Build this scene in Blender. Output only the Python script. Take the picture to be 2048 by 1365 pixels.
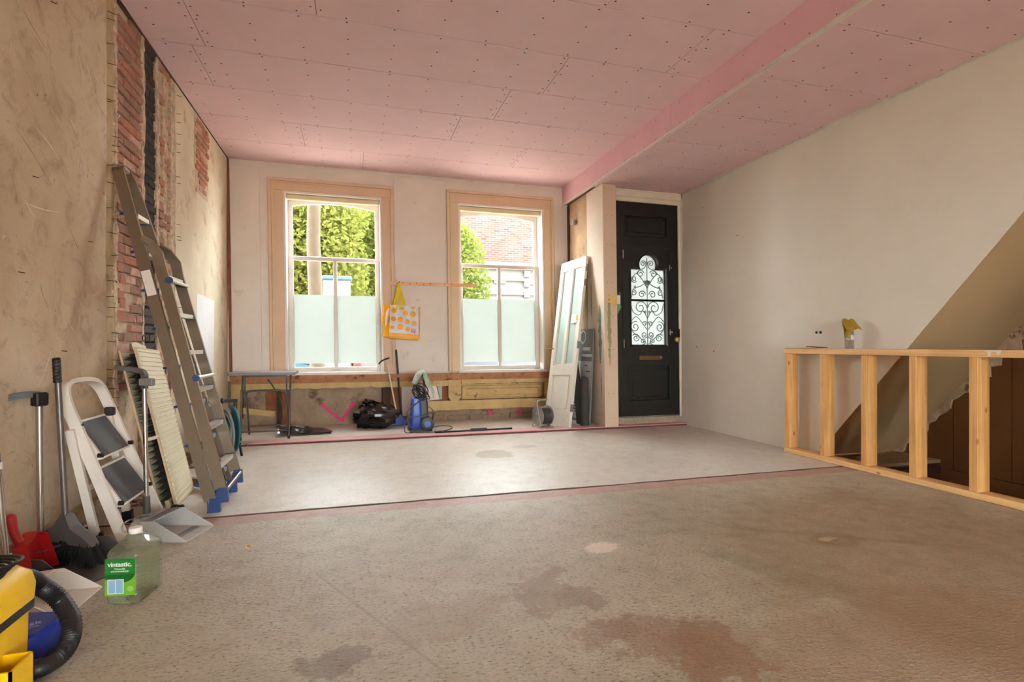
import bpy, math, random
from mathutils import Vector, Matrix
R = math.radians
random.seed(7)
scene = bpy.context.scene
for o in list(bpy.data.objects):
    bpy.data.objects.remove(o)

# ------------------------------------------------------------------ camera
cam_data = bpy.data.cameras.new('camera')
cam = bpy.data.objects.new('camera', cam_data)
scene.collection.objects.link(cam)
cam_data.sensor_width = 36.0
cam_data.lens = 36.0 * 1068.0 / 2048.0
cam_data.shift_y = 8.5 / 2048.0
cam_data.clip_start = 0.02
cam_data.clip_end = 200
cam.location = (0, 0, 1.0)
cam.rotation_euler = (R(90), 0, R(-16.33))
scene.camera = cam

# ------------------------------------------------------------------ world / light
SKY = 30.0
world = bpy.data.worlds.new('overcast_sky')
scene.world = world
world.use_nodes = True
wn = world.node_tree.nodes
bg = wn['Background']
bg.inputs['Color'].default_value = (0.93, 0.97, 1.0, 1)
bg.inputs['Strength'].default_value = SKY
sun_data = bpy.data.lights.new('sun', 'SUN')
sun_data.energy = 2.0
sun_data.angle = R(3)
sun_data.color = (1, 0.95, 0.85)
sun = bpy.data.objects.new('sun', sun_data)
scene.collection.objects.link(sun)
sun.rotation_euler = (R(38), 0, R(-30))
vs = scene.view_settings
vs.view_transform = 'Standard'
vs.look = 'None'
vs.exposure = 0.2
vs.gamma = 1.0
vs.use_curve_mapping = False

# ------------------------------------------------------------------ helpers
COL = scene.collection
LEAN = [0.0]


class MB:
    """collects vertices and faces of one mesh"""
    def __init__(s):
        s.v = []; s.f = []; s.smooth = False

    def add(s, vs_, fs):
        n = len(s.v)
        s.v += [tuple(p) for p in vs_]
        s.f += [tuple(i + n for i in f) for f in fs]
        return s

    def box(s, x0, x1, y0, y1, z0, z1):
        return s.add([(x0, y0, z0), (x1, y0, z0), (x1, y1, z0), (x0, y1, z0), (x0, y0, z1), (x1, y0, z1), (x1, y1, z1), (x0, y1, z1)],
                     [(0, 3, 2, 1), (4, 5, 6, 7), (0, 1, 5, 4), (1, 2, 6, 5), (2, 3, 7, 6), (3, 0, 4, 7)])

    def bbox(s, x0, x1, y0, y1, z0, z1, b=0.004):
        """bevelled box (chamfered edges)"""
        V = []; 
        for (z, i) in ((z0, b), (z0 + b, 0), (z1 - b, 0), (z1, b)):
            c = b
            X0, X1, Y0, Y1 = x0 + i, x1 - i, y0 + i, y1 - i
            V += [(X0 + c, Y0, z), (X1 - c, Y0, z), (X1, Y0 + c, z), (X1, Y1 - c, z), (X1 - c, Y1, z), (X0 + c, Y1, z), (X0, Y1 - c, z), (X0, Y0 + c, z)]
        F = [tuple(range(7, -1, -1)), tuple(range(24, 32))]
        for k in range(3):
            for j in range(8):
                F.append((k * 8 + j, k * 8 + (j + 1) % 8, k * 8 + 8 + (j + 1) % 8, k * 8 + 8 + j))
        return s.add(V, F)

    def bar(s, a, b, w, t, up=(0, 0, 1), ww=None, tt=None):
        """bar from a to b; w along side axis, t along the up-ish axis"""
        a = Vector(a); b = Vector(b); d = (b - a).normalized()
        side = d.cross(Vector(up))
        if side.length < 1e-6: side = d.cross(Vector((1, 0, 0)))
        side.normalize(); u = side.cross(d).normalized()
        ww = w if ww is None else ww; tt = t if tt is None else tt
        V = []
        for p, W, T in ((a, w, t), (b, ww, tt)):
            for sx, sy in ((-1, -1), (1, -1), (1, 1), (-1, 1)):
                V.append(p + side * (sx * W / 2) + u * (sy * T / 2))
        return s.add(V, [(0, 1, 2, 3), (7, 6, 5, 4), (0, 4, 5, 1), (1, 5, 6, 2), (2, 6, 7, 3), (3, 7, 4, 0)])

    def tube(s, pts, r, n=8, cap=True, closed=False):
        pts = [Vector(p) for p in pts]
        N = len(pts)
        rr = r if isinstance(r, (list, tuple)) else [r] * N
        V = []; F = []
        ref = None
        for i, p in enumerate(pts):
            if closed:
                d = (pts[(i + 1) % N] - pts[i - 1])
            else:
                d = pts[min(i + 1, N - 1)] - pts[max(i - 1, 0)]
            d.normalize()
            if ref is None:
                ref = Vector((0, 0, 1)) if abs(d.z) < 0.9 else Vector((1, 0, 0))
            s1 = d.cross(ref)
            if s1.length < 1e-5: s1 = d.cross(Vector((0.3, 0.7, 0.2)))
            s1.normalize(); u = s1.cross(d).normalized(); ref = u
            for k in range(n):
                a = 2 * math.pi * k / n
                V.append(p + s1 * (math.cos(a) * rr[i]) + u * (math.sin(a) * rr[i]))
        for i in range(N if closed else N - 1):
            j = (i + 1) % N
            for k in range(n):
                F.append((i * n + k, i * n + (k + 1) % n, j * n + (k + 1) % n, j * n + k))
        if cap and not closed:
            F.append(tuple(range(n - 1, -1, -1))); F.append(tuple((N - 1) * n + k for k in range(n)))
        return s.add(V, F)

    def lathe(s, prof, c=(0, 0, 0), n=24, axis='z', cap=True):
        V = []; F = []
        for (r, h) in prof:
            for k in range(n):
                a = 2 * math.pi * k / n
                x, y, z = r * math.cos(a), r * math.sin(a), h
                if axis == 'x': x, y, z = z, x, y
                if axis == 'y': x, y, z = y, z, x
                V.append((x + c[0], y + c[1], z + c[2]))
        m = len(prof)
        for i in range(m - 1):
            for k in range(n):
                F.append((i * n + k, i * n + (k + 1) % n, (i + 1) * n + (k + 1) % n, (i + 1) * n + k))
        if cap:
            F.append(tuple(range(n - 1, -1, -1))); F.append(tuple((m - 1) * n + k for k in range(n)))
        return s.add(V, F)

    def prism(s, poly, d0, d1, axis='y'):
        """polygon (a,b) extruded along axis from d0 to d1: axis y -> (x,z); x -> (y,z); z -> (x,y)"""
        def P(a, b, d):
            return {'y': (a, d, b), 'x': (d, a, b), 'z': (a, b, d)}[axis]
        n = len(poly)
        V = [P(a, b, d0) for a, b in poly] + [P(a, b, d1) for a, b in poly]
        F = [tuple(range(n)), tuple(range(2 * n - 1, n - 1, -1))]
        for i in range(n):
            F.append((i, (i + n), (i + 1) % n + n, (i + 1) % n))
        return s.add(V, F)

    def grid(s, fn, nu, nv, thick=None):
        """fn(u,v)->point ; u,v in 0..1; optional thickness vector fn"""
        V = []; F = []
        for j in range(nv + 1):
            for i in range(nu + 1):
                V.append(Vector(fn(i / nu, j / nv)))
        w = nu + 1
        for j in range(nv):
            for i in range(nu):
                F.append((j * w + i, j * w + i + 1, (j + 1) * w + i + 1, (j + 1) * w + i))
        if thick is not None:
            t = Vector(thick); m = len(V)
            V += [p + t for p in V[:m]]
            F += [tuple(m + q for q in reversed(f)) for f in list(F)]
            B = [i for i in range(w)] + [j * w + nu for j in range(1, nv + 1)] + [nv * w + i for i in range(nu - 1, -1, -1)] + [j * w for j in range(nv - 1, 0, -1)]
            for a, b in zip(B, B[1:] + B[:1]):
                F.append((b, a, a + m, b + m))
        return s.add(V, F)

    def xf(s, M):
        s.v = [tuple(M @ Vector(p)) for p in s.v]
        return s

    def mesh(s, name):
        k = LEAN[0]
        v = s.v if not k else [(x + k * (1.85 - z), y, z) for x, y, z in s.v]
        me = bpy.data.meshes.new(name)
        me.from_pydata(v, [], s.f)
        me.validate()
        import bmesh
        b = bmesh.new(); b.from_mesh(me)
        bmesh.ops.recalc_face_normals(b, faces=b.faces)
        b.to_mesh(me); b.free()
        if s.smooth:
            me.polygons.foreach_set('use_smooth', [True] * len(me.polygons))
            if s.smooth is not True:
                me.set_sharp_from_angle(angle=R(s.smooth))
        return me

    def build(s, name, mat, parent=None, smooth=None):
        """link as one object; vertices in world space unless the parent has its own frame"""
        if smooth is not None: s.smooth = smooth
        me = s.mesh(name)
        if mat is not None: me.materials.append(mat)
        o = bpy.data.objects.new(name, me)
        COL.objects.link(o)
        if parent is not None:
            o.parent = parent
            if parent.get('_w'):
                off = Vector(parent['_w'])
                me.transform(Matrix.Translation(-off))
                o['_w'] = parent['_w']
        return o


def empty(name, loc=(0, 0, 0), rz=0.0, world_parts=False):
    o = bpy.data.objects.new(name, None)
    COL.objects.link(o)
    o.empty_display_size = 0.05
    o.location = loc
    o.rotation_euler = (0, 0, rz)
    if world_parts: o['_w'] = tuple(loc)
    return o


def tag(o, label=None, cat=None, group=None, kind=None):
    if label: o['label'] = label
    if cat: o['category'] = cat
    if group: o['group'] = group
    if kind: o['kind'] = kind
    return o


def thing(name, label, cat, loc=(0, 0, 0), rz=0.0, group=None, w=True):
    """w: parts are given in world coordinates"""
    return tag(empty(name, loc, rz, w and rz == 0), label, cat, group)


def single(name, mb, mat, label, cat, loc=None, group=None, smooth=None):
    o = mb.build(name, mat, None, smooth)
    if loc is not None:
        o.data.transform(Matrix.Translation(-Vector(loc))); o.location = loc
    return tag(o, label, cat, group)


def struct(name, mb, mat, label=None, parent=None, smooth=None):
    o = mb.build(name, mat, parent, smooth)
    if parent is None: tag(o, label, None, None, 'structure')
    return o


def copy_obj(o, parent=None, loc=None):
    c = o.copy(); COL.objects.link(c); c.parent = parent
    if loc is not None: c.location = loc
    return c


def smoothpath(pts, n=6, closed=False):
    """Catmull-Rom"""
    P = [Vector(p) for p in pts]; out = []
    N = len(P)
    for i in range(N if closed else N - 1):
        if closed:
            p0, p1, p2, p3 = P[i - 1], P[i], P[(i + 1) % N], P[(i + 2) % N]
        else:
            p0, p1, p2, p3 = P[max(i - 1, 0)], P[i], P[i + 1], P[min(i + 2, N - 1)]
        for k in range(n):
            t = k / n
            out.append(0.5 * ((2 * p1) + (p2 - p0) * t + (2 * p0 - 5 * p1 + 4 * p2 - p3) * t * t + (3 * p1 - p0 - 3 * p2 + p3) * t ** 3))
    if not closed: out.append(P[-1])
    return out


# ------------------------------------------------------------------ materials
MATS = {}


def srgb(r, g, b):
    def c(x):
        x /= 255.0
        return x / 12.92 if x <= 0.04045 else ((x + 0.055) / 1.055) ** 2.4
    return (c(r), c(g), c(b), 1)


def newmat(name):
    m = bpy.data.materials.new(name)
    m.use_nodes = True
    nt = m.node_tree
    return m, nt, nt.nodes['Principled BSDF']


def nd(nt, t, **kw):
    n = nt.nodes.new(t)
    for k, v in kw.items():
        if k in n.inputs: n.inputs[k].default_value = v
        else: setattr(n, k, v)
    return n


def coords(nt, scale=(1, 1, 1), rot=(0, 0, 0), kind='Object'):
    tc = nd(nt, 'ShaderNodeTexCoord'); mp = nd(nt, 'ShaderNodeMapping')
    mp.inputs['Scale'].default_value = scale; mp.inputs['Rotation'].default_value = rot
    if kind == 'World':
        g = nd(nt, 'ShaderNodeNewGeometry'); nt.links.new(g.outputs['Position'], mp.inputs['Vector'])
    else:
        nt.links.new(tc.outputs[kind], mp.inputs['Vector'])
    return mp.outputs['Vector']


def noise(nt, vec, scale, detail=4, rough=0.6, dist=0.0):
    n = nd(nt, 'ShaderNodeTexNoise', Scale=scale, Detail=detail, Roughness=rough, Distortion=dist)
    nt.links.new(vec, n.inputs['Vector'])
    return n.outputs['Fac']


def ramp(nt, fac, stops, interp='LINEAR'):
    r = nd(nt, 'ShaderNodeValToRGB')
    r.color_ramp.interpolation = interp
    e = r.color_ramp.elements
    while len(e) < len(stops): e.new(0.5)
    for i, (p, c) in enumerate(stops):
        e[i].position = p
        e[i].color = c if len(c) == 4 else (*c, 1)
    nt.links.new(fac, r.inputs['Fac'])
    return r.outputs['Color']


def mix(nt, fac, a, b, mode='MIX'):
    m = nd(nt, 'ShaderNodeMix', data_type='RGBA', blend_type=mode)
    for sock, val in ((m.inputs[0], fac), (m.inputs[6], a), (m.inputs[7], b)):
        if isinstance(val, bpy.types.NodeSocket): nt.links.new(val, sock)
        else: sock.default_value = val
    return m.outputs[2]


def bump(nt, bs, h, strength=0.3, dist=0.01):
    b = nd(nt, 'ShaderNodeBump', Strength=strength, Distance=dist)
    nt.links.new(h, b.inputs['Height'])
    nt.links.new(b.outputs['Normal'], bs.inputs['Normal'])


G = lambda v: (v, v, v, 1)


def mat(name, rgb, rough=0.5, metal=0.0, var=0.0, vscale=8.0, bmp=0.0, bscale=60.0, spots=None, spec=0.5, kind='World', coat=0.0):
    """general procedural material: colour with noise variation, optional spots and bump"""
    if name in MATS: return MATS[name]
    m, nt, bs = newmat(name)
    base = srgb(*rgb)
    bs.inputs['Roughness'].default_value = rough
    bs.inputs['Metallic'].default_value = metal
    bs.inputs['Specular IOR Level'].default_value = spec
    bs.inputs['Coat Weight'].default_value = coat
    vec = coords(nt, kind=kind)
    v = max(var, 0.04)
    f = noise(nt, vec, vscale, 5, 0.6)
    lo = tuple(c * (1 - v) for c in base[:3]); hi = tuple(min(1, c * (1 + v)) for c in base[:3])
    col = ramp(nt, f, [(0.3, lo), (0.7, hi)])
    if spots:
        rgb2, sc, thr, soft = spots
        f2 = noise(nt, vec, sc, 6, 0.65)
        fm = ramp(nt, f2, [(thr, G(0)), (min(1, thr + soft), G(1))])
        col = mix(nt, fm, col, srgb(*rgb2))
    nt.links.new(col, bs.inputs['Base Color'])
    if bmp:
        bump(nt, bs, noise(nt, vec, bscale, 4, 0.6), bmp, 0.01)
    MATS[name] = m
    return m


def text_obj(name, body, size, matl, parent, M, extrude=0.0004, align='CENTER', bold=0.0):
    cu = bpy.data.curves.new(name, 'FONT')
    cu.body = body; cu.size = size; cu.align_x = align; cu.align_y = 'CENTER'
    cu.extrude = extrude; cu.offset = bold
    tmp = bpy.data.objects.new(name + '_tmp', cu)
    COL.objects.link(tmp)
    dg = bpy.context.evaluated_depsgraph_get()
    me = bpy.data.meshes.new_from_object(tmp.evaluated_get(dg))
    bpy.data.objects.remove(tmp)
    me.transform(M)
    k = LEAN[0]
    if k:
        for v in me.vertices: v.co.x += k * (1.85 - v.co.z)
    me.materials.clear(); me.materials.append(matl)
    o = bpy.data.objects.new(name, me); COL.objects.link(o)
    if parent is not None:
        o.parent = parent
        if parent.get('_w'):
            me.transform(Matrix.Translation(-Vector(parent['_w'])))
    return o


def frame_M(o, xdir, ydir):
    """matrix putting local x,y on xdir,ydir at origin o"""
    x = Vector(xdir).normalized(); y = Vector(ydir); y = (y - x * y.dot(x)).normalized(); z = x.cross(y)
    M = Matrix.Identity(4)
    for i in range(3):
        M[i][0], M[i][1], M[i][2], M[i][3] = x[i], y[i], z[i], o[i]
    return M


def sweep(mb, pts, w, t, up=(0, 0, 1), closed=False):
    """rectangular section swept along a path: w across, t along 'up'"""
    P = [Vector(p) for p in pts]; N = len(P); V = []; F = []
    U = Vector(up).normalized()
    for i, p in enumerate(P):
        d = (P[(i + 1) % N] - P[i - 1]) if closed else (P[min(i + 1, N - 1)] - P[max(i - 1, 0)])
        d.normalize()
        s1 = d.cross(U)
        if s1.length < 1e-4: s1 = Vector((1, 0, 0))
        s1.normalize(); u = s1.cross(d).normalized()
        for a, b in ((-1, -1), (1, -1), (1, 1), (-1, 1)):
            V.append(p + s1 * (a * w / 2) + u * (b * t / 2))
    for i in range(N if closed else N - 1):
        j = (i + 1) % N
        for k in range(4):
            F.append((i * 4 + k, i * 4 + (k + 1) % 4, j * 4 + (k + 1) % 4, j * 4 + k))
    if not closed: F += [(3, 2, 1, 0), tuple(4 * (N - 1) + k for k in range(4))]
    return mb.add(V, F)

# ------------------------------------------------------------------ surface materials
def blob(nt, pos, cx, cy, rx, ry, rot=0.0, nz=0.5, nscale=4.0, lo=0.75, hi=1.0):
    """mask 1 inside a noisy ellipse on the floor"""
    mp = nd(nt, 'ShaderNodeMapping', vector_type='TEXTURE')
    mp.inputs['Location'].default_value = (cx, cy, 0)
    mp.inputs['Rotation'].default_value = (0, 0, rot)
    mp.inputs['Scale'].default_value = (rx, ry, 1)
    nt.links.new(pos, mp.inputs['Vector'])
    L = nd(nt, 'ShaderNodeVectorMath', operation='LENGTH')
    nt.links.new(mp.outputs['Vector'], L.inputs[0])
    n = noise(nt, pos, nscale, 6, 0.7)
    ml = nd(nt, 'ShaderNodeMath', operation='MULTIPLY_ADD')
    nt.links.new(n, ml.inputs[0]); ml.inputs[1].default_value = nz * 2; ml.inputs[2].default_value = -nz
    ad = nd(nt, 'ShaderNodeMath', operation='ADD')
    nt.links.new(L.outputs['Value'], ad.inputs[0]); nt.links.new(ml.outputs[0], ad.inputs[1])
    return ramp(nt, ad.outputs[0], [(lo, G(1)), (hi, G(0))])


def scaled(nt, fac, k):
    m = nd(nt, 'ShaderNodeMath', operation='MULTIPLY'); nt.links.new(fac, m.inputs[0]); m.inputs[1].default_value = k
    return m.outputs[0]


def concrete(name, base, alt, stains=(), speck=0.75, rough=0.5, grain=1.0, dark=(120, 100, 84)):
    m, nt, bs = newmat(name)
    pos = coords(nt, kind='World')
    f1 = noise(nt, pos, 1.3, 6, 0.65)
    col = ramp(nt, f1, [(0.32, srgb(*base)), (0.68, srgb(*alt))])
    f2 = noise(nt, pos, 9, 6, 0.7)
    col = mix(nt, scaled(nt, ramp(nt, f2, [(0.5, G(0)), (0.75, G(1))]), 0.35), col, srgb(*dark))
    # aggregate pits, stretched a little across the room
    p2 = coords(nt, (60, 110, 60), kind='World')
    f3 = noise(nt, p2, 1.0, 3, 0.6)
    pits = ramp(nt, f3, [(0.56, G(0)), (0.66, G(1))])
    col = mix(nt, scaled(nt, pits, speck), col, srgb(*(int(c * 0.62) for c in dark)))
    lights = ramp(nt, f3, [(0.33, G(1)), (0.42, G(0))])
    col = mix(nt, scaled(nt, lights, 0.35), col, srgb(*(min(255, int(c * 1.12)) for c in alt)))
    for (cx, cy, rx, ry, rot, rgb, k, nz, ns) in stains:
        b = blob(nt, pos, cx, cy, rx, ry, rot, nz, ns)
        col = mix(nt, scaled(nt, b, k), col, srgb(*rgb))
    nt.links.new(col, bs.inputs['Base Color'])
    rr = ramp(nt, f2, [(0.3, G(rough - 0.10)), (0.7, G(min(1, rough + 0.15)))])
    nt.links.new(rr, bs.inputs['Roughness'])
    f4 = noise(nt, coords(nt, (35, 70, 35), kind='World'), 1.0, 5, 0.65)
    bump(nt, bs, f4, 0.5 * grain, 0.012)
    return m


M_floor = concrete('concrete_near', (158, 145, 122), (184, 171, 149), [
    (1.12, 1.50, 0.17, 0.22, -0.5, (132, 96, 70), 0.75, 1.5, 9),
    (1.00, 1.62, 0.26, 0.15, -0.6, (136, 102, 76), 0.6, 1.6, 12),
    (0.74, 2.06, 0.12, 0.24, -0.4, (140, 112, 88), 0.6, 1.7, 12),
    (0.86, 1.95, 0.10, 0.12, 0.6, (128, 102, 80), 0.6, 1.3, 14),
    (0.84, 1.70, 0.16, 0.08, 0.2, (132, 100, 76), 0.5, 1.5, 14),
    (-0.06, 1.78, 0.14, 0.09, 0.3, (104, 84, 66), 0.6, 1.4, 10),
    (0.30, 1.95, 0.30, 0.16, 0.2, (150, 124, 100), 0.4, 1.4, 7),
    (0.05, 2.05, 0.008, 0.62, 0.46, (140, 118, 96), 0.45, 0.4, 9),
    (1.17, 2.41, 0.10, 0.075, 0.2, (226, 208, 192), 0.9, 0.7, 12),
    (2.37, 2.17, 0.16, 0.11, 0.1, (108, 78, 52), 0.75, 0.7, 9),
    (2.34, 2.19, 0.06, 0.03, 0.1, (226, 208, 186), 0.9, 0.8, 22),
    (2.45, 2.18, 0.75, 0.035, -0.55, (112, 108, 84), 0.55, 0.6, 5),
    (1.85, 1.75, 0.12, 0.7, 0.35, (124, 114, 88), 0.45, 0.8, 4),
    (2.7, 1.9, 1.2, 1.2, 0.0, (136, 110, 80), 0.6, 0.5, 2),
    (1.9, 1.25, 0.8, 0.5, 0.0, (140, 113, 84), 0.55, 0.6, 2),
], speck=0.75, rough=0.36)
M_floor2 = concrete('concrete_far', (200, 190, 176), (216, 208, 196), [
    (1.22, 4.75, 0.20, 0.22, 0.2, (158, 140, 112), 0.8, 0.7, 8),
    (1.60, 5.02, 0.14, 0.10, 0.0, (168, 156, 138), 0.6, 0.8, 9),
    (0.1, 5.25, 0.05, 0.05, 0.0, (216, 190, 120), 0.5, 0.5, 12),
], speck=0.35, rough=0.36, grain=0.5, dark=(165, 150, 134))
M_infill = concrete('pink_infill', (164, 128, 114), (186, 152, 136), [], speck=0.3, rough=0.5, grain=0.6, dark=(150, 118, 104))
M_plat = concrete('platform_screed', (196, 186, 174), (208, 200, 188), [], speck=0.15, rough=0.5, grain=0.3, dark=(170, 156, 140))
M_pinkstrip = mat('pink_strip', (208, 160, 156), 0.6, var=0.08, vscale=6, spots=((196, 150, 140), 9, 0.55, 0.2))
M_pinkedge = mat('pink_strip_edge', (104, 40, 48), 0.7, var=0.15)
M_stripgrey = mat('grey_strip', (172, 158, 140), 0.6, var=0.1)
M_pink = mat('pink_gypsum', (232, 199, 202), 0.75, var=0.03, vscale=3.0, bmp=0.06, bscale=140)
M_pink_r = mat('pink_gypsum_low', (228, 192, 195), 0.75, var=0.03, vscale=3.0, bmp=0.06, bscale=140)
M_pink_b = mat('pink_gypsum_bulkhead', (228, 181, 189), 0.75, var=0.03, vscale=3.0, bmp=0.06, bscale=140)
M_joint = mat('joint_dark', (150, 100, 100), 0.9)
M_screw = mat('screw_dark', (48, 36, 34), 0.5, metal=0.3)
M_bead = mat('corner_bead', (222, 214, 202), 0.45, var=0.1)


def plaster_left():
    m, nt, bs = newmat('old_plaster')
    pos = coords(nt, kind='World')
    f1 = noise(nt, pos, 0.9, 6, 0.62, 0.4)
    col = ramp(nt, f1, [(0.30, srgb(178, 151, 119)), (0.5, srgb(204, 180, 148)), (0.72, srgb(222, 203, 176))])
    f2 = noise(nt, pos, 6.5, 8, 0.72, 1.0)
    col = mix(nt, scaled(nt, ramp(nt, f2, [(0.50, G(0)), (0.70, G(1))]), 0.65), col, srgb(148, 120, 92))
    # fine slanted scratches
    f5 = noise(nt, coords(nt, (1, 3, 30), (0.9, 0, 0), 'World'), 1.0, 4, 0.7)
    gate = ramp(nt, noise(nt, pos, 1.7, 3), [(0.5, G(0)), (0.62, G(1))])
    sc = ramp(nt, f5, [(0.70, G(0)), (0.74, G(1))])
    sm = nd(nt, 'ShaderNodeMath', operation='MULTIPLY'); nt.links.new(sc, sm.inputs[0]); nt.links.new(gate, sm.inputs[1])
    col = mix(nt, scaled(nt, sm.outputs[0], 0.5), col, srgb(222, 200, 168))
    f6 = noise(nt, coords(nt, (1, 4, 22), (-0.7, 0, 0), 'World'), 1.0, 4, 0.7)
    col = mix(nt, scaled(nt, ramp(nt, f6, [(0.68, G(0)), (0.72, G(1))]), 0.4), col, srgb(128, 98, 70))
    pits = ramp(nt, noise(nt, pos, 26, 3), [(0.70, G(0)), (0.74, G(1))])
    col = mix(nt, scaled(nt, pits, 0.8), col, srgb(110, 82, 58))
    nt.links.new(col, bs.inputs['Base Color'])
    bs.inputs['Roughness'].default_value = 0.85
    bump(nt, bs, noise(nt, pos, 14, 8, 0.75), 0.5, 0.02)
    return m


M_plaster = plaster_left()
M_plaster2 = mat('old_plaster_pale', (214, 198, 170), 0.85, var=0.12, vscale=2.5, bmp=0.3, bscale=14, spots=((178, 150, 112), 4.5, 0.55, 0.16))
M_strip_pl = mat('groove_plaster', (178, 152, 112), 0.9, var=0.2, vscale=9, bmp=0.4, bscale=30, spots=((104, 84, 62), 6, 0.62, 0.1))
M_mortar = mat('old_mortar', (196, 172, 144), 0.95, var=0.18, vscale=14, bmp=0.6, bscale=40, spots=((120, 84, 64), 9, 0.60, 0.08))
M_rubble = mat('mortar_lump', (196, 172, 146), 0.95, var=0.4, vscale=26, bmp=0.8, bscale=45, spots=((96, 70, 54), 16, 0.62, 0.06))
M_bricks = [mat('brick_red', (166, 116, 96), 0.9, var=0.2, vscale=16, bmp=0.4, bscale=60, spots=((206, 184, 158), 22, 0.60, 0.08)),
            mat('brick_brown', (152, 112, 92), 0.9, var=0.2, vscale=18, bmp=0.4, bscale=60, spots=((196, 172, 146), 20, 0.62, 0.08)),
            mat('brick_orange', (176, 116, 88), 0.9, var=0.2, vscale=16, bmp=0.4, bscale=60),
            mat('brick_dusty', (196, 156, 136), 0.95, var=0.2, vscale=14, bmp=0.4, bscale=50)]
M_soot = [mat('brick_soot', (40, 34, 30), 0.85, var=0.4, vscale=16, bmp=0.5, bscale=50, spots=((92, 72, 58), 12, 0.66, 0.08)),
          mat('brick_soot_brown', (62, 46, 38), 0.85, var=0.4, vscale=14, bmp=0.5, bscale=50)]
M_sootback = mat('flue_soot', (22, 19, 18), 0.95, var=0.3)
M_whitepatch = mat('white_paint_patch', (226, 226, 226), 0.6, var=0.04, vscale=9, spots=((196, 180, 160), 12, 0.70, 0.04))
M_white = mat('white_wall', (222, 214, 199), 0.7, var=0.035, vscale=1.6, bmp=0.05, bscale=40, spots=((213, 202, 186), 2.2, 0.62, 0.25))
M_soffit = mat('cream_soffit', (184, 154, 112), 0.7, var=0.05, vscale=2)  # cream darkened in the colour for the weak light on the soffit
M_brownwall = mat('brown_hardboard', (112, 72, 38), 0.5, var=0.12, vscale=3, spots=((205, 188, 160), 15, 0.74, 0.03))
M_residue = mat('plaster_residue', (190, 166, 140), 0.9, var=0.25, vscale=12, bmp=0.5, bscale=30, spots=((130, 92, 62), 13, 0.56, 0.06))
M_frontwall = mat('front_wall_board', (232, 222, 210), 0.7, var=0.05, vscale=2.2, bmp=0.05, bscale=60, spots=((186, 170, 154), 5, 0.64, 0.16))
M_stone = mat('rough_stone_wall', (160, 136, 112), 0.95, var=0.22, vscale=6, bmp=0.9, bscale=28, spots=((104, 84, 66), 5, 0.54, 0.14))
M_peach = mat('peach_casing', (218, 186, 156), 0.55, var=0.04, vscale=4, spots=((150, 108, 74), 15, 0.69, 0.03))
M_cream = mat('cream_casing', (222, 196, 158), 0.55, var=0.04, vscale=4, spots=((146, 106, 70), 16, 0.68, 0.03))
M_sash = mat('white_sash', (232, 226, 218), 0.4, var=0.02)
M_sash_grey = mat('sash_grey', (214, 206, 194), 0.4, var=0.02)
M_blind = mat('blind_cassette', (224, 204, 166), 0.5, var=0.03)
M_rawwood = mat('raw_orange_wood', (172, 118, 80), 0.75, var=0.2, vscale=10, bmp=0.4, bscale=30, spots=((112, 66, 42), 8, 0.58, 0.10))
M_yellowold = mat('old_yellow_paint', (194, 162, 104), 0.6, var=0.18, vscale=6, bmp=0.3, bscale=25, spots=((126, 90, 54), 7, 0.60, 0.08))
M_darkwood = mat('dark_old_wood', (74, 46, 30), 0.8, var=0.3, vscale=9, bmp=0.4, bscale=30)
M_redwood = mat('reddish_old_wood', (132, 76, 46), 0.8, var=0.25, vscale=8, bmp=0.4, bscale=30)
M_gyp = mat('beige_gypsum', (222, 206, 184), 0.75, var=0.025, vscale=3)
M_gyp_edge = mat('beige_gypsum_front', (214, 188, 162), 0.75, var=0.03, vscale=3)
M_marker = mat('magenta_spray', (226, 40, 120), 0.6, var=0.08, vscale=20)


def pine(name, c1, c2, knots=True, axis=2, rough=0.55):
    m, nt, bs = newmat(name)
    oi = nd(nt, 'ShaderNodeObjectInfo'); rv = nd(nt, 'ShaderNodeMath', operation='MULTIPLY'); nt.links.new(oi.outputs['Random'], rv.inputs[0]); rv.inputs[1].default_value = 37.0

    def oc(scale):
        v_ = coords(nt, scale, kind='Object'); ad_ = nd(nt, 'ShaderNodeVectorMath', operation='ADD')
        nt.links.new(v_, ad_.inputs[0]); nt.links.new(rv.outputs[0], ad_.inputs[1])
        return ad_.outputs['Vector']
    sc = [55, 55, 55]; sc[axis] = 1.6
    g = noise(nt, oc(tuple(sc)), 1.0, 3, 0.55, 0.6)
    col = ramp(nt, g, [(0.35, srgb(*c1)), (0.62, srgb(*c2))])
    f = noise(nt, coords(nt, kind='Object'), 2.0, 3)
    col = mix(nt, scaled(nt, ramp(nt, f, [(0.5, G(0)), (0.7, G(1))]), 0.4), col, srgb(*(int(x * 0.88) for x in c1)))
    if knots:
        vo = nd(nt, 'ShaderNodeTexVoronoi', Scale=1.0)
        sk = [10, 10, 10]; sk[axis] = 5.0
        nt.links.new(oc(tuple(sk)), vo.inputs['Vector'])
        k = ramp(nt, vo.outputs['Distance'], [(0.07, G(1)), (0.13, G(0))])
        col = mix(nt, scaled(nt, k, 0.8), col, srgb(136, 82, 40))
    nt.links.new(col, bs.inputs['Base Color'])
    bs.inputs['Roughness'].default_value = rough
    return m


M_pine = pine('pine_stud', (204, 146, 80), (224, 174, 108), True, 2)
M_pine_y = pine('pine_plate', (216, 164, 102), (232, 190, 130), True, 1)
M_batten = pine('batten_wood', (222, 164, 112), (236, 184, 134), False, 0)


def simple(name, rgb, **kw):
    return mat(name, rgb, **kw)


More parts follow.
